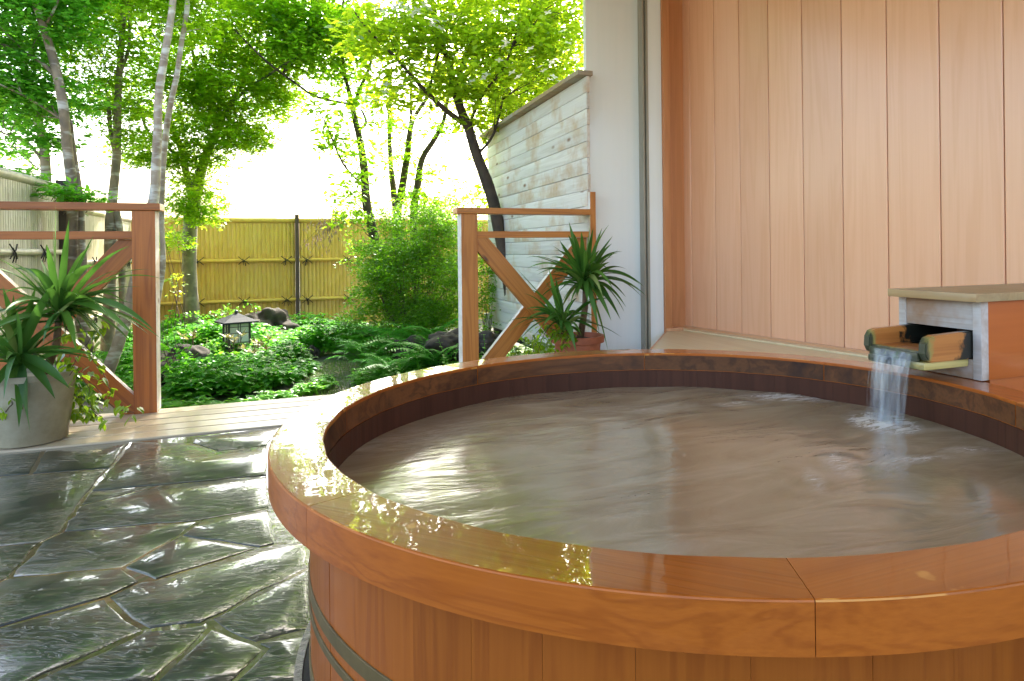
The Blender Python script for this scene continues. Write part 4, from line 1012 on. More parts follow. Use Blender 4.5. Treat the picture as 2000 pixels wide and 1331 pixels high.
FL = [(735, 15), (748, 22), (752, 8), (772, 15), (780, 8), (792, 14), (800, 22), (806, 28), (815, 20), (822, 27), (838, 18), (845, 48), (852, 40), (870, 42), (885, 30), (965, 22), (1000, 40), (778, 180), (786, 168), (745, 185), (752, 180), (732, 195), (720, 200), (714, 192), (755, 190), (985, 90), (988, 82), (1036, 95), (1040, 112), (1055, 130), (1062, 138), (1078, 122), (1082, 150), (1100, 60), (1110, 84), (1125, 115), (1012, 150), (1000, 142), (950, 145), (945, 152), (922, 158), (915, 165), (975, 118), (1120, 20), (1070, 25), (684, 222), (838, 220), (1095, 160), (1128, 160), (1105, 100), (755, 165), (1075, 155), (860, 55), (830, 10)]
tree('dogwood_tree', 'large dark trunk leaning left, with white flowers, nearest the board wall', [[(1010, 640, 6.9, 30), (990, 520, 6.9, 27), (975, 450, 6.9, 24), (962, 390, 6.9, 23), (945, 340, 6.9, 22), (930, 300, 6.9, 20), (915, 250, 6.9, 18), (902, 220, 6.9, 18), (888, 175, 6.9, 16), (878, 130, 6.9, 12), (862, 80, 6.9, 9), (845, 0, 6.9, 6), (830, -120, 6.9, 4)],
    [(904, 240, 6.9, 12), (870, 215, 6.8, 10), (838, 185, 6.7, 9), (805, 150, 6.6, 7), (770, 110, 6.5, 6), (720, 60, 6.4, 4), (690, 20, 6.4, 3)], [(888, 180, 6.9, 8), (905, 120, 6.9, 6), (930, 60, 6.9, 4)], [(835, 190, 6.8, 6), (855, 110, 6.8, 5), (880, 40, 6.8, 3)], [(915, 250, 6.9, 7), (940, 190, 6.8, 6), (985, 130, 6.7, 5), (1010, 60, 6.7, 3)], [(935, 300, 6.9, 6), (965, 260, 6.8, 5), (985, 180, 6.8, 4)]],
    [(760, 70, 6.6, 100, 55, 44), (880, 60, 6.8, 100, 60, 52), (800, 160, 6.7, 80, 40, 22), (930, 150, 6.8, 90, 45, 36), (1010, 90, 6.8, 100, 70, 54), (1090, 60, 6.9, 90, 80, 50), (1080, 150, 6.9, 60, 30, 18), (1000, 210, 6.9, 60, 26, 16), (940, 240, 7, 40, 30, 9), (750, 200, 6.6, 50, 12, 4), (880, -60, 6.8, 200, 80, 80), (900, -220, 6.8, 230, 100, 80), (1100, -80, 6.8, 140, 90, 50)],
    M_bark4, M_dog, .092, OVAL, per=15, tilt=.6, spr=.17, fpos=[(a, b, 6.15+.3*random.random(), .042) for a, b in FL])
tree('background_tree', 'sunlit yellow green tree standing behind the top of the board wall', [[(1060, 500, 9.0, 26), (1040, 330, 9.0, 24), (1012, 230, 9.0, 22), (985, 170, 9.0, 18), (968, 110, 9.0, 13), (955, 40, 9.0, 9), (950, -60, 9, 5)], [(1040, 330, 9, 14), (1050, 180, 9.0, 12), (1046, 80, 9.0, 10), (1050, -20, 9.0, 7)], [(1012, 230, 9.0, 12), (1060, 190, 9.0, 8), (1085, 160, 9, 5), (1110, 80, 9, 4)], [(1006, 220, 9, 10), (960, 190, 9, 7), (930, 170, 9, 4)]],
    [(1000, 180, 9.0, 90, 70, 56), (1080, 120, 9.0, 90, 110, 70), (1000, 40, 9.1, 130, 90, 66), (880, 160, 9.2, 70, 70, 26), (985, 270, 9.3, 40, 50, 18), (960, 350, 9.3, 26, 60, 10), (1090, 230, 9.2, 80, 60, 26), (1000, -120, 9, 200, 110, 70)],
    M_bark3, M_dog, .085, OVAL, per=22, tilt=.6, spr=.2)
tree('shrubby_tree', 'multi stemmed small tree with upright dark stems right of the leaning dogwood', [[(790, 620, 9.2, 16), (782, 500, 9.2, 15), (775, 430, 9.2, 14), (768, 370, 9.2, 12), (762, 300, 9.2, 9), (760, 220, 9.2, 7), (765, 130, 9.2, 4)], [(785, 600, 9.1, 18), (776, 430, 9.1, 17), (785, 370, 9.1, 15), (796, 300, 9.1, 13), (802, 250, 9.1, 10), (815, 220, 9.1, 8), (835, 190, 9.1, 7), (850, 160, 9.1, 5), (870, 100, 9.1, 3)], [(802, 245, 9.1, 7), (803, 190, 9.1, 6), (800, 120, 9.1, 4)], [(815, 600, 8.9, 16), (808, 430, 8.9, 15), (816, 360, 8.9, 14), (825, 310, 8.9, 11), (850, 270, 8.9, 10), (868, 230, 8.9, 7), (880, 150, 8.9, 4)]],
    [(770, 260, 9.2, 30, 30, 5), (845, 335, 9.0, 30, 26, 8), (790, 300, 9.0, 30, 24, 6), (870, 250, 8.9, 40, 22, 8), (700, 400, 9.0, 30, 24, 5), (765, 330, 9, 26, 30, 4), (820, 395, 8.8, 50, 26, 12), (870, 400, 8.8, 50, 24, 14), (905, 370, 9.2, 24, 30, 5)],
    M_bark4, M_dog2, .075, OVAL, per=18, tilt=.6, spr=.16)
# distant greenery beyond the fence on the left, in the gap between trunks
# shrubs ------------------------------------------------------------------
def shrub(label, clumps, mat, lsize, shape=OVAL, per=26, spr=.10, stems=None, tilt=.7, cat='shrub', name='shrub', group='shrubs in the garden'):
    c0 = P(clumps[0][0], clumps[0][1], clumps[0][2]); root = empty(name, (c0[0], c0[1], -.24), label, cat, group); lb = LB(); mb = MB()
    for (px, py, d, rx, ry, n) in clumps:
        sc = sprays(lb, P(px, py, d), (rx/F*d, rx/F*d*.8, ry/F*d), n, per, lsize, shape, tilt, spr)
        for q in range(max(3, n//9)):
            t = sc[RNG.integers(len(sc))]; b = np.array([c0[0]+RNG.normal(0, .08), c0[1]+RNG.normal(0, .08), -.26])
            mb.tube([b, (b*.5+t*.5)+RNG.normal(0, .05, 3), t], [.007, .004, .0015], 5)
    mb.build('stems', M_twig, root, True); lb.build('foliage', mat, root); return root
shrub('large loose azalea bush with tiny green leaves beside the right railing', [(810, 540, 7.6, 100, 80, 330), (770, 500, 7.8, 80, 50, 150), (870, 480, 7.8, 60, 70, 170), (740, 575, 7.6, 55, 40, 80), (850, 610, 7.3, 70, 35, 150), (705, 470, 8, 30, 50, 16), (800, 430, 8.1, 70, 36, 70), (730, 620, 7.4, 60, 26, 50), (890, 560, 7.2, 30, 70, 60), (860, 430, 7.9, 40, 40, 50), (760, 455, 8, 22, 40, 16)], M_azalea, .038, per=40, spr=.15)
shrub('green shrub behind the lower right railing, in front of the board wall', [(945, 540, 7.2, 26, 70, 40), (940, 620, 7.0, 26, 40, 24), (930, 460, 7.6, 28, 40, 20)], M_azalea, .04, per=26)
shrub('low yellow green shrub at the foot of the board wall behind the terracotta pot', [(1030, 690, 5.3, 70, 26, 26), (1075, 675, 5.2, 30, 26, 10)], M_vine, .05, per=18)
shrub('yellow green maple sapling in front of the fence, left of the maple trunk', [(345, 480, 8.0, 26, 30, 9), (335, 560, 8, 22, 40, 8)], M_dog, .05, MAPLE, per=10)
# loose branches with drying leaves hanging in front of the fence
dr = empty('withered_branch', tuple(P(650, 400, 7.9)), 'hanging branch of withered grey brown leaves in front of the yellow fence', 'branch')
mb = MB(); lb = LB()
b0 = P(700, 400, 8.2); anchor = P(712, 385, 8.4)
for (px, py) in ((590, 480), (610, 470), (600, 445), (625, 485), (640, 490), (620, 440), (650, 460), (655, 435), (635, 455), (605, 495)):
    t = P(px, py, 7.9+random.uniform(-.1, .1)); m1 = P(660, 415, 8)
    mb.tube([anchor, m1, (m1+t)/2+[0, 0, .02], t], [.005, .004, .002, .001], 4)
    n = 22; s = RNG.uniform(.3, 1.05, n)[:, None]; pp = m1*(1-s)+t*s+RNG.normal(0, .03, (n, 3))
    az = RNG.uniform(0, 6.28, n); a = np.stack([np.cos(az)*.5, np.sin(az)*.5, -np.ones(n)], 1); a /= np.linalg.norm(a, axis=1)[:, None]; b = np.stack([-np.sin(az), np.cos(az), np.zeros(n)], 1); c = np.cross(a, b)
    lb.add(*leaves(pp, .055, SLIM, frames=(a, b, c)))
mb.build('twigs', M_twig, dr, True); lb.build('withered_leaves', M_dead, dr)

# ------------------------------------------------------------ ground cover
def inpoly(pts, poly):
    x, y = pts[:, 0], pts[:, 1]; ins = np.zeros(len(pts), bool); n = len(poly)
    for i in range(n):
        x0, y0 = poly[i]; x1, y1 = poly[(i+1) % n]
        c = ((y0 > y) != (y1 > y)) & (x < (x1-x0)*(y-y0)/((y1-y0)+1e-12)+x0); ins ^= c
    return ins
def projxy(p):
    q = p-O; d = q@FW; x = (q@RT)/d; z = q[:, 2]/d; return np.stack([CX+(x*cr-z*sr)*F, CY-(x*sr+z*cr)*F], 1)
def scatter(poly_px, n, zg=-.24, pad=None, dmax=10.6):
    w = np.array([onz(px, py, zg)[:2] for px, py in poly_px]); lo, hi = w.min(0), w.max(0); hi[1] = min(hi[1], 10.6); lo[0] = max(lo[0], -2.1)
    out = np.zeros((0, 2))
    while len(out) < n:
        p = RNG.uniform(lo, hi, (n*3, 2)); p = p[inpoly(p, w)]; out = np.concatenate([out, p])
    out = out[:n]; return out
def rosettes(lb, xy, h, nl, size, shape=OVAL, hv=.35, tiers=2, tilt=.25, z0=None):
    n = len(xy); zg = np.array([ground_z(a, b) for a, b in xy]) if z0 is None else z0
    hh = h*RNG.uniform(1-hv, 1+hv, n)*(.75+.45*np.sin(xy[:, 0]*3.1+1)*np.sin(xy[:, 1]*2.7))
    for t in range(tiers):
        zt = zg+hh*(1-.28*t)
        base = np.stack([xy[:, 0], xy[:, 1], zt], 1)+RNG.normal(0, .008, (n, 3))*[1, 1, .3]
        ph = RNG.uniform(0, 6.28, n)
        for k in range(nl):
            az = ph+k*2*np.pi/nl+RNG.normal(0, .2, n)
            dn = RNG.uniform(-.35, .35, n)
            a = np.stack([np.cos(az), np.sin(az), dn], 1); a /= np.linalg.norm(a, axis=1)[:, None]
            b = np.stack([-np.sin(az), np.cos(az), RNG.normal(0, .15, n)], 1); b /= np.linalg.norm(b, axis=1)[:, None]; c = np.cross(a, b)
            lb.add(*leaves(base, size*(1+.25*t), shape, frames=(a, b, c)))
lb = LB()
main = [(330, 795), (345, 745), (395, 712), (430, 690), (520, 690), (590, 712), (615, 733), (575, 758), (500, 776), (410, 788)]
rosettes(lb, scatter(main, 1250), .16, 6, .074, hv=.5)
back = [(330, 700), (330, 655), (700, 655), (760, 700), (700, 715), (640, 712), (560, 700), (430, 690)]
rosettes(lb, scatter(back, 2100), .22, 6, .072, hv=.5)
rosettes(lb, scatter([(0, 760), (0, 680), (330, 660), (330, 720), (260, 780)], 900), .16, 6, .06)
tag(lb.build('ground_cover', M_pachy, None), 'dense glossy green pachysandra covering the garden floor', 'ground cover', None, 'stuff')
lb = LB()
edge = [(310, 830), (320, 780), (420, 800), (560, 785), (640, 745), (660, 760), (560, 800), (400, 830)]
rosettes(lb, scatter(edge, 260), .10, 4, .05, HEART, tiers=2)
rosettes(lb, scatter([(690, 750), (730, 722), (960, 700), (1060, 720), (1000, 760), (700, 770)], 900), .16, 5, .05, OVAL, tiers=3)
rosettes(lb, scatter([(930, 760), (930, 700), (1140, 690), (1140, 760)], 260), .16, 5, .05, HEART, tiers=3)
tag(lb.build('mixed_weeds', M_mint, None), 'mixed low weeds and seedlings along the deck and path', 'ground cover', None, 'stuff')
lb = LB(); pp = scatter([(310, 850), (318, 795), (560, 780), (640, 720), (740, 700), (720, 760), (600, 800), (420, 840)], 5200)
n = len(pp); z = np.array([ground_z(a, b) for a, b in pp]); az = RNG.uniform(0, 6.28, n); ln = RNG.uniform(.5, 1.2, n)
a = np.stack([np.cos(az)*ln*.5, np.sin(az)*ln*.5, np.ones(n)], 1); a /= np.linalg.norm(a, axis=1)[:, None]; b = np.stack([-np.sin(az), np.cos(az), np.zeros(n)], 1)
lb.add(*leaves(np.stack([pp[:, 0], pp[:, 1], z], 1), .045, (np.array([[0, .04, 0], [0, -.04, 0], [1, 0, 0]]), np.array([[0, 1, 2]])), frames=(a, b, np.cross(a, b))))
tag(lb.build('grass', M_grass, None), 'short sparse grass and moss beside the gravel path', 'grass', None, 'stuff')
# litter on the path
lb = LB(); pp = scatter([(480, 800), (560, 760), (640, 720), (760, 710), (720, 770), (600, 810)], 500)
lb.add(*leaves(np.stack([pp[:, 0], pp[:, 1], np.array([ground_z(a, b) for a, b in pp])+.008], 1), .035, OVAL, tilt=.3))
tag(lb.build('leaf_litter', M_dead, None), 'brown fallen leaves scattered on the gravel path', 'leaf litter', None, 'stuff')

# ferns
def fern(label, px, py, d, n, L_, lean=(0, 0), mat=None, z=None):
    c = P(px, py, d); zb = ground_z(c[0], c[1]) if z is None else z
    root = empty('fern', (c[0], c[1], zb), label, 'fern', 'ferns beside the path'); lb = LB()
    for k in range(n):
        az = 2*math.pi*k/n+random.uniform(-.3, .3); el = random.uniform(.85, 1.35); ll = L_*random.uniform(.75, 1.1); m = 22
        p = np.array([c[0], c[1], zb]); dirh = np.array([math.cos(az)+lean[0], math.sin(az)+lean[1], 0]); dirh /= np.linalg.norm(dirh)
        pts = []
        for i in range(m):
            e = el-1.5*(i/m)**1.3; p = p+(dirh*math.cos(e)+np.array([0, 0, math.sin(e)]))*ll/m; pts.append(p)
        pts = np.array(pts); side = np.cross(dirh, [0, 0, 1]); t = np.gradient(pts, axis=0); t /= np.linalg.norm(t, axis=1)[:, None]
        w = ll*.20*np.sin(np.pi*np.clip(np.linspace(.12, 1, m), 0, 1))**.8
        for sg in (-1, 1):
            a = side[None]*sg+t*.45+np.array([0, 0, -.15]); a /= np.linalg.norm(a, axis=1)[:, None]; cc = np.cross(a, np.cross(t, a)); b = np.cross(cc, a)
            b = np.cross(np.array([[0, 0, 1.]]), a); b /= np.linalg.norm(b, axis=1)[:, None]
            lb.add(*leaves(pts, w+.01, (SLIM[0]*[1, 1.15, 1], SLIM[1]), frames=(a, b, np.cross(a, b))))
    lb.build('fronds', mat or M_fern, root); return root
fern('bright fern with long arching fronds, largest beside the right path edge', 800, 680, 6.6, 13, .72, (-.5, -.2))
fern('fern fronds spreading left in front of the azalea', 860, 665, 6.9, 12, .7, (-.7, 0))
fern('feathery fern standing at the path edge left of the azalea', 700, 660, 7.6, 12, .5)
fern('fern close behind the right railing post', 900, 655, 6.4, 10, .5, (.2, 0))
fern('small fern at the foot of the maple trunk', 400, 660, 8.0, 10, .4)
fern('pale fern by the left railing post in front of the side fence', 250, 690, 6.8, 11, .5)
fern('fern between the azalea and the lantern', 740, 640, 8.3, 12, .55, (-.4, 0))
for i, (px, py, d, L_) in enumerate([(720, 700, 6.2, .5), (760, 655, 7.2, .6), (830, 650, 6.8, .75), (770, 720, 5.7, .45), (690, 640, 8.0, .5), (850, 690, 5.9, .55), (795, 640, 7.4, .65)]):
    fern(['low fern at the gravel edge', 'airy fern under the azalea, middle of the row', 'tall fern close to the railing, arching left', 'small fern nearest the tub rim', 'fern furthest back beside the yellow fence', 'fern in front of the brown boulder', 'fern tucked under the azalea branches'][i], px, py-55, d, 14, L_, (-.4, 0), z=onz(px, py, -.1)[2]-.08)
# upright herbs with paired leaves
def herb(label, px, py, d, h, n=7, size=.05):
    c = P(px, py, d); zb = c[2]-h
    root = empty('leafy_herb', (c[0], c[1], zb), label, 'herb', 'upright herbs by the right railing'); mb = MB(); lb = LB()
    lean = RNG.normal(0, .05, 2)
    top = np.array([c[0], c[1], c[2]]); b = np.array([c[0]-lean[0], c[1]-lean[1], zb]); mb.tube([b, (b+top)/2+[.005, 0, 0], top], [.003, .0025, .0015], 5)
    for k in range(n):
        p = b+(top-b)*(.25+.75*k/(n-1)); s = size*(1.1-.5*k/(n-1)); az = k*1.57+random.uniform(-.2, .2)
        for q in range(2 if k < n-1 else 4):
            z_ = az+q*(math.pi if k < n-1 else math.pi/2); a = np.array([[math.cos(z_), math.sin(z_), .25]]); a /= np.linalg.norm(a); bb = np.array([[-math.sin(z_), math.cos(z_), 0]])
            lb.add(*leaves(p[None], s, (OVAL[0]*[1, 1.3, 1], OVAL[1]), frames=(a, bb, np.cross(a, bb))))
    mb.build('stem', M_mint, root); lb.build('leaves', M_mint, root)
for lab, px, py, d, h, n in (('tall herb with paired round leaves left of the right railing post', 856, 662, 5.6, .34, 8), ('herb just in front of the brown boulder', 868, 700, 5.4, .2, 5), ('herb seen through the gap right of the railing post', 945, 655, 5.4, .3, 7), ('low herb at the tub edge left of the tall herb', 782, 712, 5.2, .16, 4), ('low herb between two others at the path edge', 810, 690, 5.6, .2, 5),
        ('pale herb touching the railing post', 890, 690, 5.5, .22, 5), ('herb beside the crossing braces', 960, 690, 5.3, .2, 5), ('herb near the gravel bend', 760, 725, 5.3, .14, 4)): herb(lab, px, py, d, h, n)
# bronze leaved rhododendrons round the lantern
for lab, px, py, d in (('small rhododendron with bronze young leaves right of the lantern', 505, 672, 6.9), ('small rhododendron with bronze young leaves in front of the lantern', 452, 665, 6.8), ('low rhododendron with reddish leaves below the lantern', 492, 690, 6.5), ('rhododendron sprig at the top of the left boulder', 372, 655, 6.9)):
    c = P(px, py, d); root = empty('rhododendron', (c[0], c[1], -.24), lab, 'shrub', 'small rhododendrons'); lb = LB(); mb = MB()
    for q in range(5):
        t = c+RNG.normal(0, .05, 3)*[1.4, 1, .5]; mb.tube([np.array([c[0], c[1], -.24]), t], [.005, .003], 5)
        k = 7; az = np.arange(k)*2*np.pi/k+RNG.uniform(0, 1); el = RNG.uniform(.2, 1.1, k)
        a = np.stack([np.cos(az)*np.cos(el), np.sin(az)*np.cos(el), np.sin(el)], 1); b = np.stack([-np.sin(az), np.cos(az), 0*az], 1)
        lb.add(*leaves(np.repeat(t[None], k, 0), .085, (SLIM[0]*[1, 1.5, 1], SLIM[1]), frames=(a, b, np.cross(a, b))))
    mb.build('stems', M_twig, root); lb.build('leaves', M_rhodo, root)

shrub('loose green shrub growing in front of the grey boulder at the left', [(345, 690, 5.6, 26, 40, 12), (330, 640, 5.7, 20, 30, 6), (375, 725, 5.7, 30, 14, 8)], M_pachy, .06, per=10, spr=.09)
shrub('leafy seedlings around the foot of the lantern', [(415, 672, 6.9, 26, 12, 7), (515, 668, 7.0, 30, 12, 8), (465, 690, 6.6, 50, 10, 10)], M_mint, .05, per=12, spr=.08)
shrub('light green sprigs between the maple and the dark boulder', [(445, 604, 8.2, 24, 8, 4), (485, 600, 8.3, 20, 6, 3), (410, 615, 8.1, 36, 12, 8)], M_mint, .045, per=14, spr=.09)
# rocks
from mathutils import noise as MN
def rock(label, px, py, d, rx, ry, rz, mat, seed, sharp=.55):
    c = P(px, py, d); bm = bmesh.new(); bmesh.ops.create_icosphere(bm, subdivisions=5, radius=1)
    for v in bm.verts:
        p = v.co.copy(); n = MN.noise(p*1.3+Vector((seed, 0, 0)))*sharp+MN.noise(p*3.1+Vector((0, seed, 0)))*sharp*.4+MN.noise(p*8+Vector((0, seed, 0)))*sharp*.14
        q = MN.cell_vector(p*1.1+Vector((seed, seed, 0)))
        v.co = Vector((p.x*rx, p.y*ry, p.z*rz))*(1+n)+Vector((q.x*rx, q.y*ry, q.z*rz))*.05
    bmesh.ops.smooth_vert(bm, verts=bm.verts, factor=.5, use_axis_x=True, use_axis_y=True, use_axis_z=True)
    me = bpy.data.meshes.new('rock'); bm.to_mesh(me); bm.free(); me.materials.append(mat); me.polygons.foreach_set('use_smooth', [True]*len(me.polygons))
    o = bpy.data.objects.new('rock', me); COL.objects.link(o); o.location = tuple(c); o.rotation_euler[2] = seed
    tag(o, label, 'rock', 'rocks in the garden')
rock('broad dark boulder behind the stone coloured lantern', 532, 642, 8.7, .40, .3, .25, M_rock, 1.3)
rock('grey boulder at the left, behind the left railing post', 350, 722, 6.3, .25, .28, .20, M_rock, 4.1)
rock('brown boulder half hidden behind the right railing post', 880, 680, 6.2, .22, .24, .17, M_rockdk, 2.2)
rock('grey boulder beside the ferns, left of the right railing post', 805, 690, 6.4, .18, .2, .14, M_rock, 5.2)
rock('small black rock in the ground cover', 608, 692, 7.0, .08, .08, .07, M_rockdk, 7.4)
rock('boulder seen between post and brace of the right railing', 950, 672, 6.4, .16, .16, .12, M_rockdk, 3.3)

# lantern
LC = P(462, 640, 7.3); rot = .35
lt = empty('garden_lantern', (LC[0], LC[1], -.24), 'small Japanese garden lantern with grey pyramid roof and white lattice panes', 'lantern')
def rotp(x, y): return (LC[0]+x*math.cos(rot)-y*math.sin(rot), LC[1]+x*math.sin(rot)+y*math.cos(rot))
mb = MB(); zt = .262; ze = .165; R_ = .232
prof = [(R_, ze-.012), (R_, ze+.006), (R_*.55, ze+.045), (.05, zt-.018), (.026, zt-.008)]
v = []; f = []
for (r, z) in prof:
    for (sx1, sy1) in ((-1, -1), (1, -1), (1, 1), (-1, 1)): v.append((*rotp(sx1*r*.76, sy1*r*.76), z))
for i in range(len(prof)-1):
    for k in range(4): f.append((i*4+k, i*4+(k+1) % 4, (i+1)*4+(k+1) % 4, (i+1)*4+k))
f.append((3, 2, 1, 0)); f.append((16, 17, 18, 19)); mb.add(v, f); mb.build('lantern_roof', M_slate_roof, lt)
mb = MB(); mb.tube([np.array([LC[0], LC[1], z]) for z in (.252, .262, .274, .284, .290)], [.012, .02, .021, .014, .003], 10); mb.build('finial', M_lampdk, lt, True)
def rbox(mb, x0, y0, x1, y1, z0, z1):
    v = [(*rotp(x, y), z) for z in (z0, z1) for x, y in ((x0, y0), (x1, y0), (x1, y1), (x0, y1))]
    mb.add(v, [(0, 3, 2, 1), (4, 5, 6, 7), (0, 1, 5, 4), (1, 2, 6, 5), (2, 3, 7, 6), (3, 0, 4, 7)])
mb = MB(); rbox(mb, -.098, -.098, .098, .098, -.06, .15); mb.build('pane', M_pane, lt)
mb = MB(); h = .104
for sx1 in (-1, 1):
    for sy1 in (-1, 1): rbox(mb, sx1*h-.009, sy1*h-.009, sx1*h+.009, sy1*h+.009, -.10, .153)
for s in (-1, 1):
    for z in (.045, .11, -.055): rbox(mb, -h+.01, s*.1015-.0025, h-.01, s*.1015+.0025, z, z+.006); rbox(mb, s*.1015-.0027, -h+.01, s*.1015+.0027, h-.01, z, z+.006)
    for x in (-.012, .012): rbox(mb, x-.003, s*.102-.003, x+.003, s*.102+.003, -.06, .15); rbox(mb, s*.102-.0032, x-.003, s*.102+.0032, x+.003, -.06, .15)
mb.build('lattice_frame', M_lampdk, lt)
mb = MB(); rbox(mb, -.12, -.12, .12, .12, -.12, -.101); rbox(mb, -.05, -.05, .05, .05, -.26, -.1205); mb.build('pedestal', M_slate_roof, lt)

# ------------------------------------------------------------ potted plants
def lathe(name, c, prof, mat, parent, n=48):
    v = []; f = []
    for r, z in prof:
        for k in range(n): a = 2*math.pi*k/n; v.append((c[0]+r*math.cos(a), c[1]+r*math.sin(a), c[2]+z))
    m = len(prof)
    for i in range(m-1):
        for k in range(n): f.append((i*n+k, i*n+(k+1) % n, (i+1)*n+(k+1) % n, (i+1)*n+k))
    f.append(tuple(range(n-1, -1, -1))); f.append(tuple((m-1)*n+k for k in range(n)))
    return autosmooth(mobj(name, v, f, mat, parent), 40)
def strap(mb, p0, p2, w, bend, n=12, roll=0.):
    """yucca leaf from p0 to tip p2 (world), arching upward by bend"""
    p0, p2 = np.array(p0), np.array(p2); L_ = np.linalg.norm(p2-p0); p1 = (p0+p2)/2+np.array([0, 0, bend])
    pts = [((1-t)**2)*p0+2*t*(1-t)*p1+t*t*p2 for t in np.linspace(0, 1, n+1)]
    v = []
    for i, p in enumerate(pts):
        t = i/n; tg = pts[min(i+1, n)]-pts[max(i-1, 0)]; tg = tg/np.linalg.norm(tg)
        up = np.array([0, 0, 1.])+np.array([math.sin(roll*7), math.cos(roll*5), 0])*.35; s = np.cross(tg, up); s /= np.linalg.norm(s)+1e-9; nn = np.cross(s, tg)
        s = s*math.cos(roll)+nn*math.sin(roll); nn = np.cross(s, tg)
        ww_ = w*(.55+.45*min(1, t/.25))*(1-max(0, (t-.45)/.55)**1.6)
        v += [p-s*ww_/2+nn*ww_*.16, p, p+s*ww_/2+nn*ww_*.16]
    f = []
    for i in range(n): f += [(3*i, 3*i+1, 3*i+4, 3*i+3), (3*i+1, 3*i+2, 3*i+5, 3*i+4)]
    mb.add(v, f)
def rosette(root, head, d, tips, w, nrand, Lr, mat=None):
    h = P(head[0], head[1], d); mb = MB()
    for (px, py, dd, bend) in tips:
        t = P(px, py, d+dd); strap(mb, h+RNG.normal(0, .006, 3)-[0, 0, random.uniform(0, .04)], t, w*random.uniform(.85, 1.15), bend, roll=random.uniform(-.5, .5))
    for k in range(nrand):
        az = random.uniform(0, 6.28); el = random.uniform(-.9, 1.2); L_ = Lr*random.choice((random.uniform(.35, .65), random.uniform(.6, 1.0)))
        hd = np.array([math.cos(az), math.sin(az), 0]); t = h+hd*L_*math.cos(el)+np.array([0, 0, math.sin(el)*L_*.85]); strap(mb, h-[0, 0, random.uniform(0, .09)], t, w*random.uniform(.7, 1.), .30*L_*math.cos(el)+.02, roll=random.uniform(-.5, .5))
    o = mb.build('leaf_rosette', mat or M_yucca, root, True)
    return h
PC = onz(60, 871, 0); PC[0] += 0; PC[1] = max(PC[1], 3.86+.13-.0)
pc = np.array([*(P(57, 700, 3.28)[:2]), 0.001])
pl = empty('potted_yucca', tuple(pc), 'yucca in a large pale grey pot at the left edge of the deck', 'potted plant', 'potted yuccas')
hp = .335
lathe('pot', pc, [(.135, 0), (.15, .004), (.186, hp-.03), (.192, hp-.028), (.193, hp), (.183, hp+.001), (.176, hp-.03)], M_concrete, pl)
lathe('soil', pc, [(.16, hp-.08), (.172, hp-.045), (.10, hp-.035), (.02, hp-.03)], M_soil, pl, 32)
D1 = 3.28
h1 = rosette(pl, (116, 597), D1, [(104, 447, .05, 0), (109, 400, .1, 0), (135, 428, -.05, 0), (183, 459, .05, -.01), (24, 514, .1, .07), (79, 506, .1, .03), (0, 578, -.1, .12), (-30, 520, 0, .08), (214, 622, -.12, .17), (277, 561, .05, .07), (246, 569, .15, .06), (302, 647, -.1, .15), (292, 655, .1, .12), (264, 659, -.15, .13), (202, 650, .1, .06), (93, 647, -.2, .03), (215, 682, 0, .08), (150, 690, -.2, .1), (-20, 640, -.2, .12), (10, 600, .2, .06), (60, 650, .2, .05), (238, 600, .2, .06)], .038, 50, .50)
h2 = rosette(pl, (38, 692), D1-.12, [(26, 575, 0, 0), (71, 557, .05, .02), (108, 553, 0, .05), (-30, 590, 0, .05), (-30, 650, .05, .05), (-40, 720, -.05, .08), (186, 697, -.08, .09), (152, 694, .1, .03), (206, 712, .1, .06), (108, 780, -.12, .06), (137, 760, -.1, .05), (37, 836, -.08, .09), (59, 848, -.1, .07), (-10, 760, -.1, .06), (5, 560, .1, 0), (50, 620, .1, 0), (20, 780, .05, .05), (90, 745, .12, .04)], .040, 30, .42)
mb = MB(); mb.tube([pc+[.05, .02, hp-.04], (pc+[.05, .02, hp])*.5+h1*.5+[.02, 0, -.03], h1-[0, 0, .03]], [.02, .017, .013], 8, True, .2)
mb.tube([pc+[-.03, -.02, hp-.04], h2-[0, 0, .03]], [.022, .014], 8, True, .2); mb.build('cane', M_stem, pl, True)
# dead hanging leaves on the cane
def vine(root, d, starts, mat, size=.05, nleaf=9):
    lb = LB(); mb = MB()
    for (pts, k) in starts:
        w = [P(px, py, d+dd) for px, py, dd in pts]; tp = []
        for i in range(len(w)-1):
            for q in range(5): tp.append(w[i]+(w[i+1]-w[i])*q/5+RNG.normal(0, .002, 3))
        tp.append(w[-1]); mb.tube(tp, .0018, 4)
        tp = np.array(tp); idx = RNG.integers(0, len(tp), k); n = k
        pos = tp[idx]+RNG.normal(0, .018, (n, 3)); az = RNG.uniform(0, 6.28, n)
        a = np.stack([np.cos(az)*.7, np.sin(az)*.7, -RNG.uniform(.2, 1.4, n)], 1); a /= np.linalg.norm(a, axis=1)[:, None]
        b = np.stack([-np.sin(az), np.cos(az), 0*az], 1); lb.add(*leaves(pos, size, HEART, frames=(a, b, np.cross(a, b))))
    mb.build('vine_stem', M_twig, root, True); lb.build('vine_leaves', mat, root)
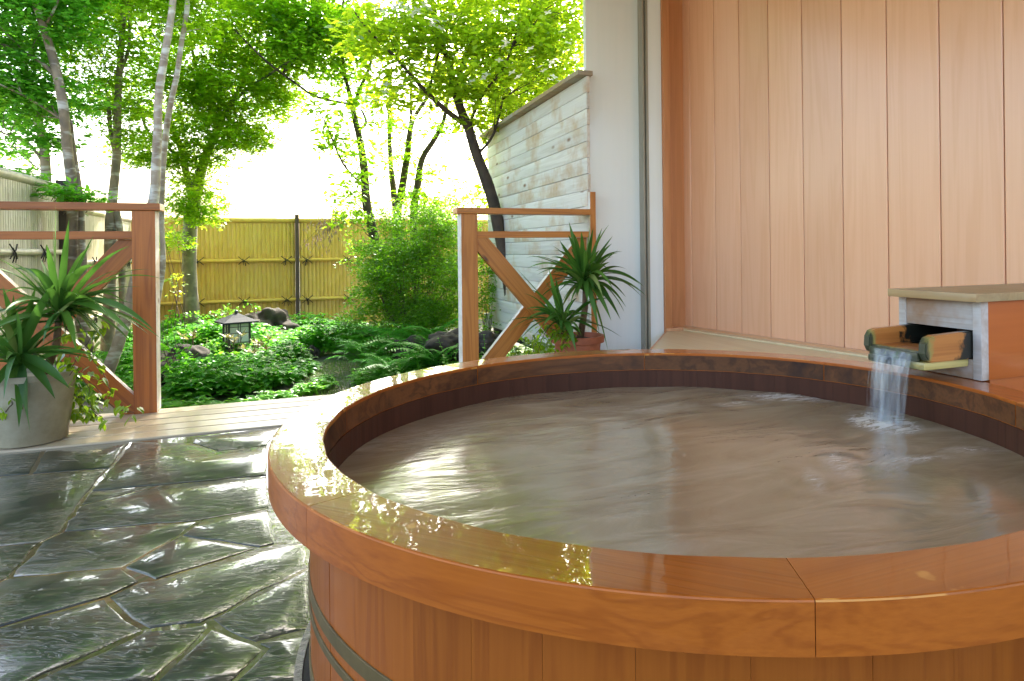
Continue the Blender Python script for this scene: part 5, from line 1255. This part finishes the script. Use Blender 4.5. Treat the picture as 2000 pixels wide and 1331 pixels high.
vine(pl, D1, [([(120, 760, .05), (150, 700, .1), (185, 650, .1), (195, 640, .12)], 22), ([(115, 750, 0), (150, 720, 0), (175, 760, -.02), (180, 800, -.05), (205, 822, -.05)], 34), ([(125, 745, .05), (160, 730, .1), (200, 770, .1), (225, 800, .05), (262, 806, 0)], 30), ([(110, 740, .1), (140, 690, .15), (165, 680, .15), (205, 735, .1), (215, 770, .05)], 36),
    ([(120, 740, .1), (135, 790, .12), (150, 820, .1)], 26), ([(130, 745, .12), (165, 800, .15), (190, 812, .12)], 26), ([(30, 760, -.15), (22, 790, -.17), (0, 820, -.17)], 8), ([(100, 745, .15), (125, 665, .2), (150, 650, .2)], 16), ([(140, 740, .12), (170, 770, .12), (175, 810, .1)], 30)], M_vine, .042)
tpos = P(1128, 655, 4.5); tc_ = np.array([tpos[0], tpos[1], .001])
tp = empty('potted_yucca', tuple(tc_), 'yucca in a round terracotta pot against the white wall panel', 'potted plant', 'potted yuccas')
ht = tpos[2]; 
lathe('pot', tc_, [(.12, 0), (.128, .004), (.155, ht-.05), (.158, ht-.048), (.178, ht-.045), (.182, ht-.004), (.178, ht), (.165, ht), (.160, ht-.03)], M_terra, tp)
lathe('soil', tc_, [(.14, ht-.08), (.156, ht-.035), (.08, ht-.02), (.01, ht-.015)], M_soil, tp, 32)
D2 = 4.45
g1 = rosette(tp, (1142, 545), D2, [(1111, 433, .05, 0), (1153, 439, 0, 0), (1176, 445, .05, 0), (1197, 461, -.05, .01), (1208, 488, .05, .02), (1080, 497, .1, .04), (1035, 499, 0, .05), (1036, 511, .1, .06), (1045, 530, -.1, .09), (1256, 583, -.2, .17), (1220, 611, -.1, .16), (1223, 601, .02, .14), (1212, 625, -.15, .14), (1188, 688, -.15, .12), (1194, 627, -.1, .1), (1170, 650, -.2, .12), (1148, 592, -.2, .06), (1111, 602, -.1, .06), (1057, 539, .05, .05), (1093, 470, .1, .0), (1180, 580, -.2, .06), (1100, 560, .1, .04)], .037, 76, .46)
g2 = rosette(tp, (1100, 625), D2-.1, [(1008, 523, .05, -.02), (1072, 524, 0, 0), (991, 652, -.1, .16), (988, 629, .05, .07), (1042, 680, -.15, .1), (1126, 690, -.15, .12), (1215, 660, -.05, .08), (1050, 590, .1, .05), (1085, 540, .1, 0), (1175, 655, -.15, .06), (1150, 600, .1, .03), (1020, 640, .1, .08), (1060, 660, -.1, .06)], .036, 44, .38)
mb = MB(); mb.tube([tc_+[.02, 0, ht-.03], tc_*.5+g1*.5+[.03, 0, ht*.5], g1-[0, 0, .03]], [.024, .02, .014], 8, True, .3); mb.tube([tc_+[-.03, -.02, ht-.03], g2-[0, 0, .02]], [.018, .012], 8, True, .3); mb.build('cane', M_stem, tp, True)
vine(tp, D2, [([(1110, 655, -.1), (1070, 640, -.12), (1055, 670, -.12), (1050, 695, -.12)], 34), ([(1110, 655, -.1), (1080, 650, -.15), (1075, 690, -.15)], 30), ([(1120, 650, -.15), (1100, 670, -.17), (1095, 700, -.17)], 26), ([(1115, 650, 0), (1065, 630, 0), (1040, 660, 0), (1042, 690, 0)], 26)], M_dog2, .04)
